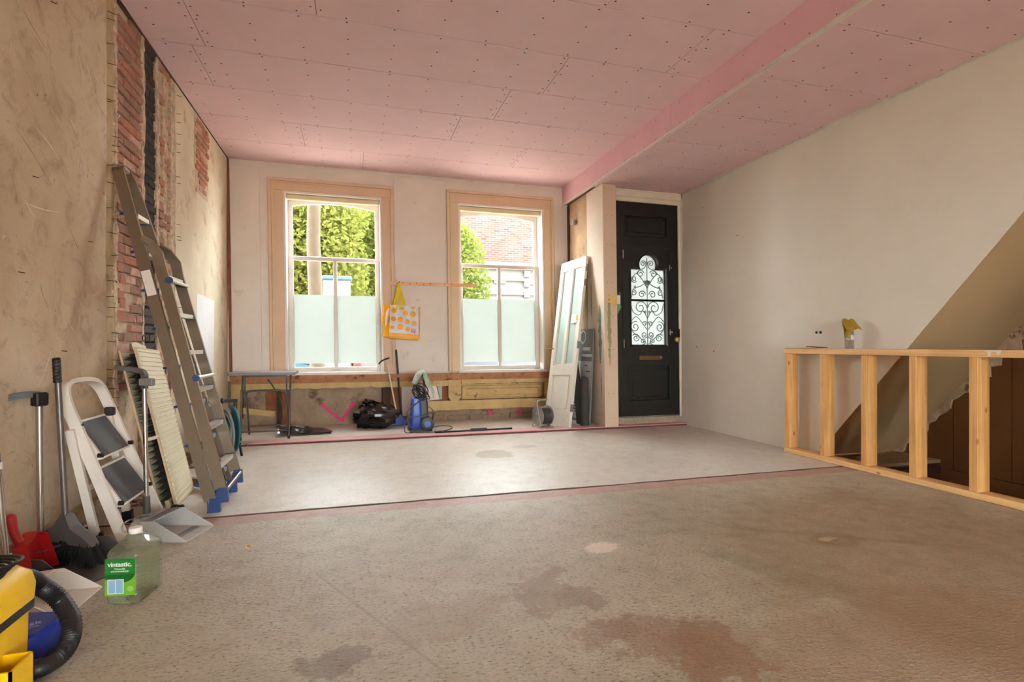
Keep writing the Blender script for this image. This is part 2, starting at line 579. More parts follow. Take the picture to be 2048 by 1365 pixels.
def facing(nt, lo, hi):
    """reflectance of a thin sheet, the same from both sides"""
    lw = nd(nt, 'ShaderNodeLayerWeight', Blend=0.5)
    pw_ = nd(nt, 'ShaderNodeMath', operation='POWER'); nt.links.new(lw.outputs['Facing'], pw_.inputs[0]); pw_.inputs[1].default_value = 4.0
    ma = nd(nt, 'ShaderNodeMath', operation='MULTIPLY_ADD'); nt.links.new(pw_.outputs[0], ma.inputs[0]); ma.inputs[1].default_value = hi; ma.inputs[2].default_value = lo
    return ma.outputs[0]


def glass_mat(name, tint=(0.97, 0.99, 0.98), gloss=0.06):
    m = bpy.data.materials.new(name); m.use_nodes = True
    nt = m.node_tree; nt.nodes.clear()
    out = nd(nt, 'ShaderNodeOutputMaterial')
    tr = nd(nt, 'ShaderNodeBsdfTransparent', Color=(*tint, 1))
    gl = nd(nt, 'ShaderNodeBsdfGlossy', Roughness=0.02)
    mx = nd(nt, 'ShaderNodeMixShader')
    nt.links.new(facing(nt, 0.03, 0.5), mx.inputs[0]); nt.links.new(tr.outputs[0], mx.inputs[1]); nt.links.new(gl.outputs[0], mx.inputs[2])
    nt.links.new(mx.outputs[0], out.inputs['Surface'])
    return m


def frost_mat(name, rgb, refl, k=0.5):
    """frosted sheet: diffuse transmission plus diffuse reflection"""
    m = bpy.data.materials.new(name); m.use_nodes = True
    nt = m.node_tree; nt.nodes.clear()
    out = nd(nt, 'ShaderNodeOutputMaterial')
    tl = nd(nt, 'ShaderNodeBsdfTranslucent', Color=(*rgb, 1))
    df = nd(nt, 'ShaderNodeBsdfDiffuse', Color=(*refl, 1))
    n = noise(nt, coords(nt, kind='World'), 3.0, 3)
    mx = nd(nt, 'ShaderNodeAddShader')
    nt.links.new(tl.outputs[0], mx.inputs[0]); nt.links.new(df.outputs[0], mx.inputs[1])
    col = ramp(nt, n, [(0.3, tuple(c * 0.94 for c in rgb)), (0.7, rgb)])
    nt.links.new(col, tl.inputs['Color'])
    nt.links.new(mx.outputs[0], out.inputs['Surface'])
    return m


M_glass = glass_mat('window_glass')
M_film = frost_mat('frosted_film', (0.265, 0.285, 0.27), (0.25, 0.26, 0.26))
M_doorglass = frost_mat('frosted_door_glass', (0.30, 0.33, 0.32), (0.2, 0.2, 0.2))

# ------------------------------------------------------------------ the room shell
XL, XR, YF, ZC, ZL = -1.43, 4.0, 6.90, 3.18, 2.93
YB = -3.6
rnd = random.Random(11)

# floor
fl = struct('floor', MB().box(-1.75, 3.95, YB - 0.3, 5.95, -0.30, -0.03).box(3.95, 5.2, YB - 0.3, 1.9, -0.30, -0.03).box(-1.75, 3.05, 5.95, 7.2, -0.30, -0.03),
            M_mortar, 'rough bare concrete floor with a pinkish infill strip')


def ragged_slab(x0, x1, y0, y1, z0, z1, step=0.12, amp=0.006, front=False, back=False):
    n = max(2, int((x1 - x0) / step))
    bot = [(x0 + (x1 - x0) * i / n, y0 + (rnd.uniform(-amp, amp) if front else 0)) for i in range(n + 1)]
    top = [(x0 + (x1 - x0) * i / n, y1 + (rnd.uniform(-amp, amp) if back else 0)) for i in range(n, -1, -1)]
    return MB().prism(bot + top, z0, z1, 'z')


ragged_slab(-1.48, 3.95, YB, 3.30, -0.04, 0.0, back=True).box(3.95, 5.0, YB, 1.9, -0.04, 0.0).build('floor_slab', M_floor, fl)
ragged_slab(-1.48, 3.95, 3.27, 3.462, -0.04, -0.004, back=True).build('infill_strip', M_infill, fl)
ragged_slab(-1.48, 3.95, 3.483, 5.815, -0.04, 0.0, front=True).build('floor_slab', M_floor2, fl)
MB().box(3.95, 4.02, 3.483, 5.815, -0.04, 0.0).build('floor_slab', M_floor2, fl)
MB().box(-1.48, 4.02, 5.80, 5.99, -0.04, 0.012).box(-1.48, 3.02, 5.99, 7.0, -0.04, 0.02).build('raised_screed', M_plat, fl)
LEAN[0] = 0.0
MB().box(-1.44, 3.95, 3.466, 3.488, -0.03, -0.0012).build('joint_gap', mat('dark_joint', (84, 56, 46), 0.9, var=0.2), fl)  # dark strip laid over the far slab's front edge to paint it shaded
tr = struct('trim_1', MB().box(-1.02, 4.0, 5.797, 5.985, 0.010, 0.026), M_pinkstrip, 'long pink strip laid along the raised floor edge')
MB().prism([(-1.02 + 0.2 * i, 5.792 + rnd.uniform(-0.002, 0.002)) for i in range(26)] + [(3.98, 5.80), (-1.02, 5.80)], 0.0, 0.018, 'z').build('strip_edge', M_pinkedge, tr)
tr2 = struct('trim_2', MB().box(-1.43, -1.025, 5.795, 5.985, 0.010, 0.025), M_stripgrey, 'short grey strip at the left end of the pink strip')
MB().box(-1.43, -1.025, 5.790, 5.796, 0.0, 0.017).build('strip_edge', M_darkwood, tr2)

# ceiling: backing plus single boards
ce = struct('ceiling', MB().box(-1.75, 5.2, YB - 0.3, 7.3, 3.196, 3.5), M_joint, 'pink plasterboard ceiling with screw heads and a lower strip along the right')


def board(x0, x1, y0, y1, z0, th=0.0125, b=0.006, d=0.003):
    """ceiling board, lower face at z0 with chamfered long edges"""
    g = 0.0015
    x0 += g; x1 -= g; y0 += g; y1 -= g
    V = [(x0 + b, y0 + b, z0), (x1 - b, y0 + b, z0), (x1 - b, y1 - b, z0), (x0 + b, y1 - b, z0),
         (x0, y0, z0 + d), (x1, y0, z0 + d), (x1, y1, z0 + d), (x0, y1, z0 + d),
         (x0, y0, z0 + th), (x1, y0, z0 + th), (x1, y1, z0 + th), (x0, y1, z0 + th)]
    F = [(0, 1, 2, 3), (11, 10, 9, 8)]
    for k in (0, 4):
        for i in range(4):
            F.append((k + i, k + 4 + i, k + 4 + (i + 1) % 4, k + (i + 1) % 4))
    return MB().add(V, F)


rows = [6.92, 6.25, 5.63, 5.0, 4.372, 3.755, 3.14, 2.52, 1.90, 1.28, 0.66, 0.04, -0.58, -1.2, -1.82, -2.44, -3.06, YB]
cuts = {0: [0.085], 1: [-0.53, 1.81], 2: [0.965], 3: [-1.145, 1.275], 4: [-1.05, 1.555], 5: [-0.248, 2.38], 6: [1.55]}
screw = MB()


def dot(x, y, z, r=0.0075, ax='z'):
    pts = []
    for k in range(6):
        a = math.pi / 3 * k
        c, s_ = r * math.cos(a), r * math.sin(a)
        pts.append((x + c, y + s_, z) if ax == 'z' else ((x, y + c, z + s_) if ax == 'x' else (x + c, y, z + s_)))
    screw.add(pts, [tuple(range(6))])


for i in range(len(rows) - 1):
    y1, y0 = rows[i], rows[i + 1]
    xs = [XL - 0.01] + cuts.get(i, [0.3 + 0.9 * ((i * 7) % 3 - 1)]) + [2.745]
    for a, b_ in zip(xs, xs[1:]):
        board(a, b_, y0, y1, ZC).build('ceiling_board', M_pink, ce)
    if i < 9:
        x = XL + 0.12
        while x < 2.72:
            for yy in (y0 + 0.025, y1 - 0.025, y0 + 0.22, y0 + 0.41):
                if rnd.random() < 0.9:
                    dot(x + rnd.uniform(-0.012, 0.012), yy + rnd.uniform(-0.012, 0.012), ZC - 0.0008)
            x += 0.315
        for c in cuts.get(i, []):
            for k in range(4):
                dot(c - 0.03, y0 + 0.1 + 0.14 * k, ZC - 0.0008); dot(c + 0.03, y0 + 0.12 + 0.14 * k, ZC - 0.0008)
rows2 = [5.97, 5.67, 5.05, 4.42, 3.79, 3.18, 2.53, 1.9, 1.28, 0.66, 0.04, -0.58, -1.2, -1.82, -2.44, -3.06, YB]
for i in range(len(rows2) - 1):
    y1, y0 = rows2[i], rows2[i + 1]
    if y0 > 1.3: board(2.755, 4.02, y0, y1, ZL).build('low_ceiling_board', M_pink_r, ce)
    else: board(2.755, 5.0, y0, y1, ZL).build('low_ceiling_board', M_pink_r, ce)
    if i < 8:
        x = 2.86
        while x < 3.98:
            for yy in (y0 + 0.03, y1 - 0.03, y0 + 0.22, y0 + 0.41):
                if yy < y1 and rnd.random() < 0.85: dot(x + rnd.uniform(-0.015, 0.015), yy + rnd.uniform(-0.012, 0.012), ZL - 0.0008)
            x += 0.27
MB().box(2.755, 5.2, YB, 7.0, 2.945, 3.196).build('bulkhead_core', M_joint, ce)
for y0, y1 in ((4.245, 6.91), (1.6, 4.242), (-1.0, 1.597), (YB, -1.003)):
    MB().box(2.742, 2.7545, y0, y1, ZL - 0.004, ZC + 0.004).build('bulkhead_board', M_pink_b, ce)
for k in range(24):
    yy = 6.7 - 0.2 * k
    dot(2.7412, yy, ZL + 0.035, 0.005, 'x')
    if k % 2: dot(2.7412, yy, ZC - 0.04, 0.005, 'x')
b = MB()
n = 60
for i in range(n):
    ya, yb = YB + (6.9 - YB) * i / n, YB + (6.9 - YB) * (i + 1) / n
    ja = 0.002 * math.sin(i * 1.7); jb = 0.002 * math.sin((i + 1) * 1.7)
    b.add([(2.737, ya, ZL - 0.004 + ja), (2.737, ya, ZL + 0.014 + ja), (2.765, ya, ZL - 0.006), (2.737, yb, ZL - 0.004 + jb), (2.737, yb, ZL + 0.014 + jb), (2.765, yb, ZL - 0.006)],
          [(0, 1, 4, 3), (0, 3, 5, 2)])
b.build('corner_bead', M_bead, ce)
tag(screw.build('screw_head', M_screw, ce), kind='stuff')

# ---------------- left wall: mortar core, plaster sheets, single bricks
wl = struct('wall_left', MB().box(-1.80, -1.456, YB - 0.3, 7.3, -0.3, 3.5), M_mortar, 'old plastered wall with a stripped strip of brick and a sooty flue')


def jag(y, z0, z1, amp, step=0.06, seed=0):
    r = random.Random(seed); out = []; z = z0; off = 0
    while z < z1:
        off = off * 0.7 + r.uniform(-amp, amp)
        out.append((y + off, z)); z += step * r.uniform(0.6, 1.4)
    out.append((y + off, z1))
    return out


def sheet(name, left, right, x0, x1, m, parent=wl):
    """polygon from a left edge list (bottom to top) and a right edge list"""
    return MB().prism(left + right[::-1], x0, x1, 'x').build(name, m, parent)


sheet('plaster', [(YB, 0.10), (YB, 3.19)], jag(3.745, 0.12, 3.19, 0.006, 0.1, 1), -1.50, XL, M_plaster)
sheet('plaster_strip', jag(3.735, 0.60, 3.19, 0.004, 0.12, 2), jag(3.885, 0.60, 3.19, 0.018, 0.05, 3), -1.50, XL - 0.012, M_strip_pl)
sheet('plaster', jag(5.03, 0.02, 3.19, 0.012, 0.06, 4), [(6.93, 0.02), (6.93, 3.19)], -1.50, XL - 0.001, M_plaster2)
# base ledge under the near plaster
sheet('base_ledge', [(YB, -0.02), (YB, 0.115)], jag(3.95, -0.02, 0.115, 0.02, 0.04, 5), -1.52, XL - 0.012, M_rubble)
sheet('base_board', [(YB, 0.112), (YB, 0.140)], [(3.76, 0.112), (3.76, 0.140)], -1.52, XL + 0.012, M_strip_pl)
# flue: dark recess
MB().box(-1.50, -1.4535, 4.34, 4.64, 0.0, 3.19).build('flue_back', M_sootback, wl)
# rough mortar ribs beside the flue and along the strip
for sd, (ya, yb, z0, z1, x1) in enumerate(((4.315, 4.365, 0.05, 3.19, -1.433), (4.605, 4.665, 0.05, 3.19, -1.434), (4.93, 5.04, 0.05, 3.19, -1.436), (3.885, 3.925, 0.6, 3.19, -1.437), (4.76, 4.84, 1.2, 3.19, -1.439))):
    sheet('mortar_rib', jag(ya, z0, z1, 0.014, 0.035, 20 + sd), jag(yb, z0, z1, 0.014, 0.035, 40 + sd), -1.50, x1, M_rubble)
# lumps of mortar
lump = MB()
for k in range(520):
    yy = rnd.choice([rnd.gauss(4.335, 0.018), rnd.gauss(4.635, 0.018), rnd.gauss(4.97, 0.05), rnd.gauss(3.90, 0.02), rnd.uniform(4.65, 5.1)])
    zz = rnd.uniform(0.03, 3.15); s_ = rnd.uniform(0.006, 0.022)
    P = []
    for a in range(5):
        P.append((-1.444, yy + s_ * math.cos(a * 1.257) * rnd.uniform(0.6, 1.3), zz + 1.6 * s_ * math.sin(a * 1.257) * rnd.uniform(0.6, 1.3)))
    P.append((-1.444 + s_ * rnd.uniform(0.5, 1.1), yy, zz))
    lump.add(P, [(i, (i + 1) % 5, 5) for i in range(5)])
tag(lump.build('mortar_lump', M_rubble, wl), kind='stuff')

BRV = []
for k in range(6):
    r = random.Random(50 + k); mb = MB()
    L_, D_, H_ = 0.205, 0.05, 0.050
    j = lambda a: r.uniform(-a, a)
    V = []
    for z in (-H_ / 2, H_ / 2):
        for y in (-L_ / 2, 0.0, L_ / 2):
            V.append((0.0, y + j(0.003), z + j(0.0025)))
    F0 = [(0.005 + j(0.003), v[1] * 0.96, v[2] * 0.88 + j(0.002)) for v in V]
    B0 = [(-D_, v[1], v[2]) for v in V]
    mb.add(V + F0 + B0, [(6, 7, 10, 9), (7, 8, 11, 10), (0, 1, 7, 6), (1, 2, 8, 7), (9, 10, 4, 3), (10, 11, 5, 4), (0, 6, 9, 3), (8, 2, 5, 11),
                         (0, 12, 13, 1), (1, 13, 14, 2), (3, 4, 16, 15), (4, 5, 17, 16), (0, 3, 15, 12), (2, 14, 17, 5), (12, 15, 16, 13), (13, 16, 17, 14)])
    BRV.append(mb)
BRM = {}


def brick(parent, x, y, z, ln, m, dz=0.0):
    k = rnd.randrange(6)
    key = (k, m.name)
    if key not in BRM:
        me = BRV[k].mesh('brick'); me.materials.append(m); BRM[key] = me
    o = bpy.data.objects.new('brick', BRM[key]); COL.objects.link(o)
    o.parent = parent; o.location = (x + rnd.uniform(-0.004, 0.004), y, z + rnd.uniform(-0.002, 0.002))
    o.scale = (1, ln / 0.205, 1)
    o.rotation_euler = (rnd.uniform(-0.012, 0.012), 0, rnd.uniform(-0.03, 0.03))
    return o


CH = 0.0635
nb = 0
for c in range(50):
    z = 0.035 + c * CH
    # band one
    if z > 0.72:
        y = 3.915
        first = 0.205 if c % 2 else 0.10
        while y < 4.32:
            ln = min(first, 4.335 - y)
            if ln > 0.05 and rnd.random() < 0.96:
                mm = rnd.choices(M_bricks, (5, 4, 0.7, 1.2 if z > 1.4 else 5))[0]
                brick(wl, -1.4405, y + ln / 2, z, ln - 0.010, mm); nb += 1
            y += first; first = 0.205
    # flue
    if z > 0.80:
        off = 0.10 if c % 2 else 0.0
        brick(wl, -1.450, 4.365 + (0.125 if off else 0.06), z, 0.11 if not off else 0.24, M_soot[0 if rnd.random() < 0.75 else 1]); nb += 1
        if not off: brick(wl, -1.450, 4.545, z, 0.13, M_soot[0 if rnd.random() < 0.75 else 1]); nb += 1
    # band two, half covered
    for (ya, yb) in ((4.655, 4.78), (4.79, 4.91)):
        if rnd.random() < (0.42 if z > 1.0 else 0.5) and nb < 262:
            mm = rnd.choices(M_bricks, (3, 2, 2, 3))[0]
            brick(wl, -1.4395, (ya + yb) / 2, z, yb - ya, mm); nb += 1
# brick patch opening in the far plaster
pt = []
for c in range(12):
    z = 2.50 + c * 0.056
    ya = 5.60 + rnd.uniform(-0.03, 0.03) + (0.08 if c < 3 else 0); yb = 6.02 + rnd.uniform(-0.04, 0.04) - (0.06 if c < 3 else 0)
    y = ya
    while y < yb - 0.05:
        ln = min(0.2 if (c + len(pt)) % 2 else 0.12, yb - y)
        o = brick(wl, -1.424, y + ln / 2, z, ln - 0.012, rnd.choices(M_bricks, (3, 1, 5, 1))[0]); o.scale.z = 0.82
        pt.append(o); nb += 1; y += ln
sheet('mortar_patch', jag(5.565, 2.44, 3.185, 0.02, 0.05, 70), jag(6.045, 2.44, 3.185, 0.02, 0.05, 71), -1.45, XL + 0.001, M_mortar)
sheet('white_paint', jag(5.63, 0.62, 1.49, 0.008, 0.1, 72), jag(6.27, 0.62, 1.47, 0.012, 0.07, 73), XL - 0.002, XL + 0.0012, M_whitepatch)
# bright wet-red brick spalls halfway up
for (yy, zz) in ((3.955, 1.50), (4.00, 1.42), (3.965, 1.33), (4.0, 1.27), (3.97, 1.19)):
    o = brick(wl, -1.436, yy, zz, 0.09, M_bricks[2]); o.scale.z = 1.3
# old cut nails in the groove
nl = mat('rusty_nail', (86, 58, 44), 0.7, metal=0.4)
nails = []
for k in range(46):
    zz = 0.7 + k * 0.053 + rnd.uniform(-0.02, 0.02)
    yy = rnd.choice([3.76, 3.79, 3.85, 5.05, 5.06])
    d = MB().tube([(-1.445, yy, zz), (-1.402, yy + rnd.uniform(-0.005, 0.03), zz + rnd.uniform(-0.008, 0.004))], 0.0022, 5)
    d.build('nail', nl, wl)
for k in range(10):
    yy, zz = rnd.uniform(2.5, 3.7), rnd.uniform(0.7, 3.0)
    MB().tube([(-1.44, yy, zz), (-1.412, yy + 0.02, zz - 0.004)], 0.0022, 5).build('nail', nl, wl)
MB().lathe([(0.022, 0), (0.026, 0.01), (0.022, 0.012), (0.018, -0.02)], (-1.44, 4.34, 1.05), 14, 'x').build('pipe_stub', mat('dark_pipe', (46, 38, 34), 0.6), wl)
# pale scratches and a few dark ones in the near plaster
M_scr = mat('pale_scratch', (226, 208, 182), 0.9, var=0.1, vscale=30)
M_scd = mat('dark_scratch', (126, 98, 70), 0.9, var=0.1, vscale=30)
for k, (ya, za, yb, zb) in enumerate(((3.014, 2.017, 3.215, 1.927), (3.313, 2.173, 3.385, 2.143), (3.484, 2.578, 3.571, 2.490), (2.927, 1.656, 3.014, 1.604), (2.935, 1.653, 3.225, 1.666), (3.456, 2.034, 3.484, 1.994), (2.768, 1.450, 2.791, 1.454), (3.696, 1.872, 3.742, 1.869), (2.974, 1.048, 3.006, 1.002), (3.038, 0.802, 3.133, 0.978), (3.323, 1.133, 3.354, 1.082), (2.6, 2.3, 2.75, 2.05), (3.40, 2.60, 3.47, 2.42),
                                         (2.85, 1.95, 3.15, 1.78), (3.3, 1.6, 3.42, 1.52), (2.9, 2.5, 3.1, 2.44), (3.05, 1.30, 3.12, 1.18))):
    L_ = math.hypot(yb - ya, zb - za); ny, nz = -(zb - za) / L_, (yb - ya) / L_
    up = []; dn = []
    for i in range(9):
        t = i / 8; w_ = (0.0008 + 0.0034 * math.sin(math.pi * t) * rnd.uniform(0.1, 1)) * (1.0 if k < 13 else 0.4)
        w0 = 0.012 * math.sin(2.6 * t + k); ya_, za_ = ya + (yb - ya) * t + ny * w0, za + (zb - za) * t + nz * w0
        up.append((ya_ + ny * w_, za_ + nz * w_)); dn.append((ya_ - ny * w_, za_ - nz * w_))
    MB().prism(up + dn[::-1], XL - 0.001, XL + 0.0006, 'x').build('scratch', M_scr if k < 13 else M_scd, wl)
# rubble heap along the foot of the stripped wall
rb = MB()
for k in range(420):
    yy = rnd.uniform(3.75, 5.25); xx = -1.455 + abs(rnd.gauss(0, 0.06)) + 0.02; s_ = rnd.uniform(0.008, 0.035) * (1.3 if xx < -1.38 else 0.7)
    zz = max(0.0, 0.07 - (xx + 1.455) * 0.5) * rnd.uniform(0, 1)
    c = Vector((xx, yy, zz)); P = [c + Vector((s_ * rnd.uniform(0.6, 1.2) * a, s_ * rnd.uniform(0.6, 1.2) * b_, s_ * rnd.uniform(0.5, 0.9) * (1 if d_ else 0))) for d_ in (0, 1) for a, b_ in ((-1, -1), (1, -1), (1, 1), (-1, 1))]
    rb.add(P, [(0, 3, 2, 1), (4, 5, 6, 7), (0, 1, 5, 4), (1, 2, 6, 5), (2, 3, 7, 6), (3, 0, 4, 7)])
tag(rb.build('rubble', mat('rubble_heap', (150, 118, 94), 0.95, var=0.5, vscale=18, spots=((70, 52, 40), 9, 0.55, 0.1)), wl), kind='stuff')
# black shadow joint at the top of the wall: dark strip painted in for the shade
struct('trim_3', MB().prism([(YB, 3.165), (YB, 3.195), (6.9, 3.195), (6.9, 3.172)] , -1.45, -1.424, 'x'), M_darkwood, 'dark strip painted as the shadow joint along the top of the left wall')

# ---------------- right wall and stairwell
wr = struct('wall_right', MB().prism([(5.99, 0.0), (3.865, 0.0), (1.36, 2.94), (5.99, 2.94)], 4.0, 4.16, 'x').prism([(1.35, 2.94), (1.35, 2.2), (YB - 0.3, 2.2), (YB - 0.3, 2.94)], 4.0, 4.16, 'x')
            .box(4.0, 4.16, YB - 0.3, 1.0, 0, 2.2), M_white, 'smooth white plastered wall cut off by a slanting stair soffit')
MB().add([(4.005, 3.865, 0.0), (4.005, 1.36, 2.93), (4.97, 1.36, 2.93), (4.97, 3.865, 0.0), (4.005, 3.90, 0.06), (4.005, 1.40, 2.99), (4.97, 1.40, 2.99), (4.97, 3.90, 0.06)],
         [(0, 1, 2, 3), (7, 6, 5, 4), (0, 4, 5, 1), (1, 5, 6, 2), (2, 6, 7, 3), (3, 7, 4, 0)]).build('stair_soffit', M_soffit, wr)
cr = MB()
for i in range(40):
    t = i / 39; yy = 5.95 - t * 8.6
    cr.add([(3.999, yy, 2.93), (3.999, yy - 0.225, 2.93), (3.994, yy - 0.225, 2.912 + 0.010 * math.sin(i * 2.1) * math.sin(i * 0.7)), (3.994, yy, 2.912 + 0.010 * math.sin((i - 1) * 2.1) * math.sin((i - 1) * 0.7)), (3.968 + 0.022 * math.sin((i + 1) * 1.3) * math.sin((i + 1) * 0.45), yy - 0.225, 2.9285), (3.968 + 0.022 * math.sin(i * 1.3) * math.sin(i * 0.45), yy, 2.9285)],
           [(0, 1, 2, 3), (0, 5, 4, 1)])
cr.build('filler_seam', M_bead, wr)
ws = struct('wall_stairwell', MB().box(4.985, 5.2, YB - 0.3, 4.3, -2.2, 3.2), M_darkwood, 'brown hardboard panelled wall of the stairwell')
ys = [4.2, 3.365, 2.935, 2.45, 1.9, 1.3, 0.7]
for i in range(len(ys) - 1):
    MB().box(4.970, 4.985, ys[i + 1] + 0.003, ys[i] - 0.003, -0.082, 3.2).build('wall_panel', M_brownwall, ws)
    MB().box(4.970, 4.985, ys[i + 1] + 0.2, ys[i] + 0.194, -2.0, -0.088).build('wall_panel', M_brownwall, ws)
# torn plaster along the soffit / panel joint
res = MB(); rr = random.Random(5)
P1 = []; P2 = []
for i in range(46):
    t = i / 45; yy = 4.02 - t * 1.75; zz = (3.865 - yy) * 1.17
    w = (0.02 + 0.16 * t) * rr.uniform(0.45, 1.35)
    P1.append((4.962 + 0.002, yy + 0.0, zz + 0.03)); P2.append((4.955, yy - w * 0.75, zz - w * 0.66))
for i in range(45):
    res.add([P1[i], P1[i + 1], P2[i + 1], P2[i]], [(0, 1, 2, 3)])
    res.add([P2[i], P2[i + 1], (4.9695, P2[i + 1][1] - 0.004, P2[i + 1][2] - 0.004), (4.9695, P2[i][1] - 0.004, P2[i][2] - 0.004)], [(0, 1, 2, 3)])
res.build('torn_plaster', M_residue, ws)
# landing and steps down
M_landing = mat('dusty_landing', (150, 122, 90), 0.7, var=0.15)
M_riser = mat('dark_red_riser', (70, 34, 22), 0.6, var=0.2)
st = struct('stair_landing', MB().box(3.955, 4.97, 3.50, 4.3, -0.30, -0.04), M_riser, 'dusty wooden landing at the head of the cellar stair')
MB().box(3.953, 4.97, 3.47, 4.3, -0.04, -0.012).build('landing_board', M_landing, st)
for k in range(1, 6):
    MB().box(3.955, 4.97, 3.47 - 0.22 * k - 0.02, 3.50 - 0.22 * (k - 1), -0.04 - 0.2 * k - 0.03, -0.04 - 0.2 * k).build('tread', M_riser, st)
    MB().box(3.96, 4.97, 3.47 - 0.22 * (k - 1), 3.49 - 0.22 * (k - 1), -0.04 - 0.2 * k, -0.04 - 0.2 * (k - 1) - 0.03).build('riser', M_riser, st)
struct('wall_shaft', MB().box(3.80, 3.952, 1.9, 4.3, -2.2, -0.05).box(3.952, 5.0, 1.75, 1.9, -2.2, -0.05).box(3.8, 5.2, 1.75, 4.3, -2.4, -2.2).box(4.17, 5.0, 4.3, 4.45, -2.2, 0.6), M_darkwood, 'dark sides of the cellar stair shaft')

# ---------------- front wall
LEAN[0] = 0.014
W1 = dict(x0=-0.815, x1=0.325, z0=0.66, z1=2.85, co=(-0.985, 0.465), ct=2.995)
W2 = dict(x0=1.295, x1=2.475, z0=0.66, z1=2.86, co=(1.145, 2.615), ct=3.02)
wf = struct('wall_front', MB().box(-1.75, W1['x0'], YF, 7.18, 0.58, 3.45).box(W1['x1'], W2['x0'], YF, 7.18, 0.58, 3.45).box(W2['x1'], 3.02, YF, 7.18, 0.58, 3.45)
            .box(W1['x0'], W1['x1'], YF, 7.18, 2.85, 3.45).box(W2['x0'], W2['x1'], YF, 7.18, 2.86, 3.45)
            .box(W1['x0'], W1['x1'], YF, 7.18, 0.58, 0.66).box(W2['x0'], W2['x1'], YF, 7.18, 0.58, 0.66), M_frontwall, 'white painted front wall with two tall windows')
MB().box(-1.75, 3.02, 6.955, 7.18, -0.3, 0.60).build('stone_base', M_stone, wf)
MB().bbox(-1.395, -1.075, YF - 0.010, YF + 0.005, 0.655, 3.10, 0.003).build('wall_board', M_frontwall, wf)
MB().bbox(0.475, 1.135, YF - 0.008, YF + 0.005, 0.655, 3.14, 0.003).build('wall_board', M_frontwall, wf)
MB().bbox(2.635, 2.745, YF - 0.008, YF + 0.005, 0.655, 2.92, 0.003).build('wall_board', M_frontwall, wf)
# dark scribe strips in the corners
struct('trim_4', sheet('x', jag(6.865, 0.62, 3.17, 0.006, 0.1, 80), jag(6.905, 0.62, 3.17, 0.002, 0.1, 81), -1.425, -1.395, M_redwood, None) and MB().box(-1.42, -1.397, 6.862, 6.9, 0.60, 3.17), M_redwood, 'brown timber strip in the left corner of the front wall')
for o in list(bpy.data.objects):
    if o.name.startswith('x') and len(o.name) <= 5: bpy.data.objects.remove(o)


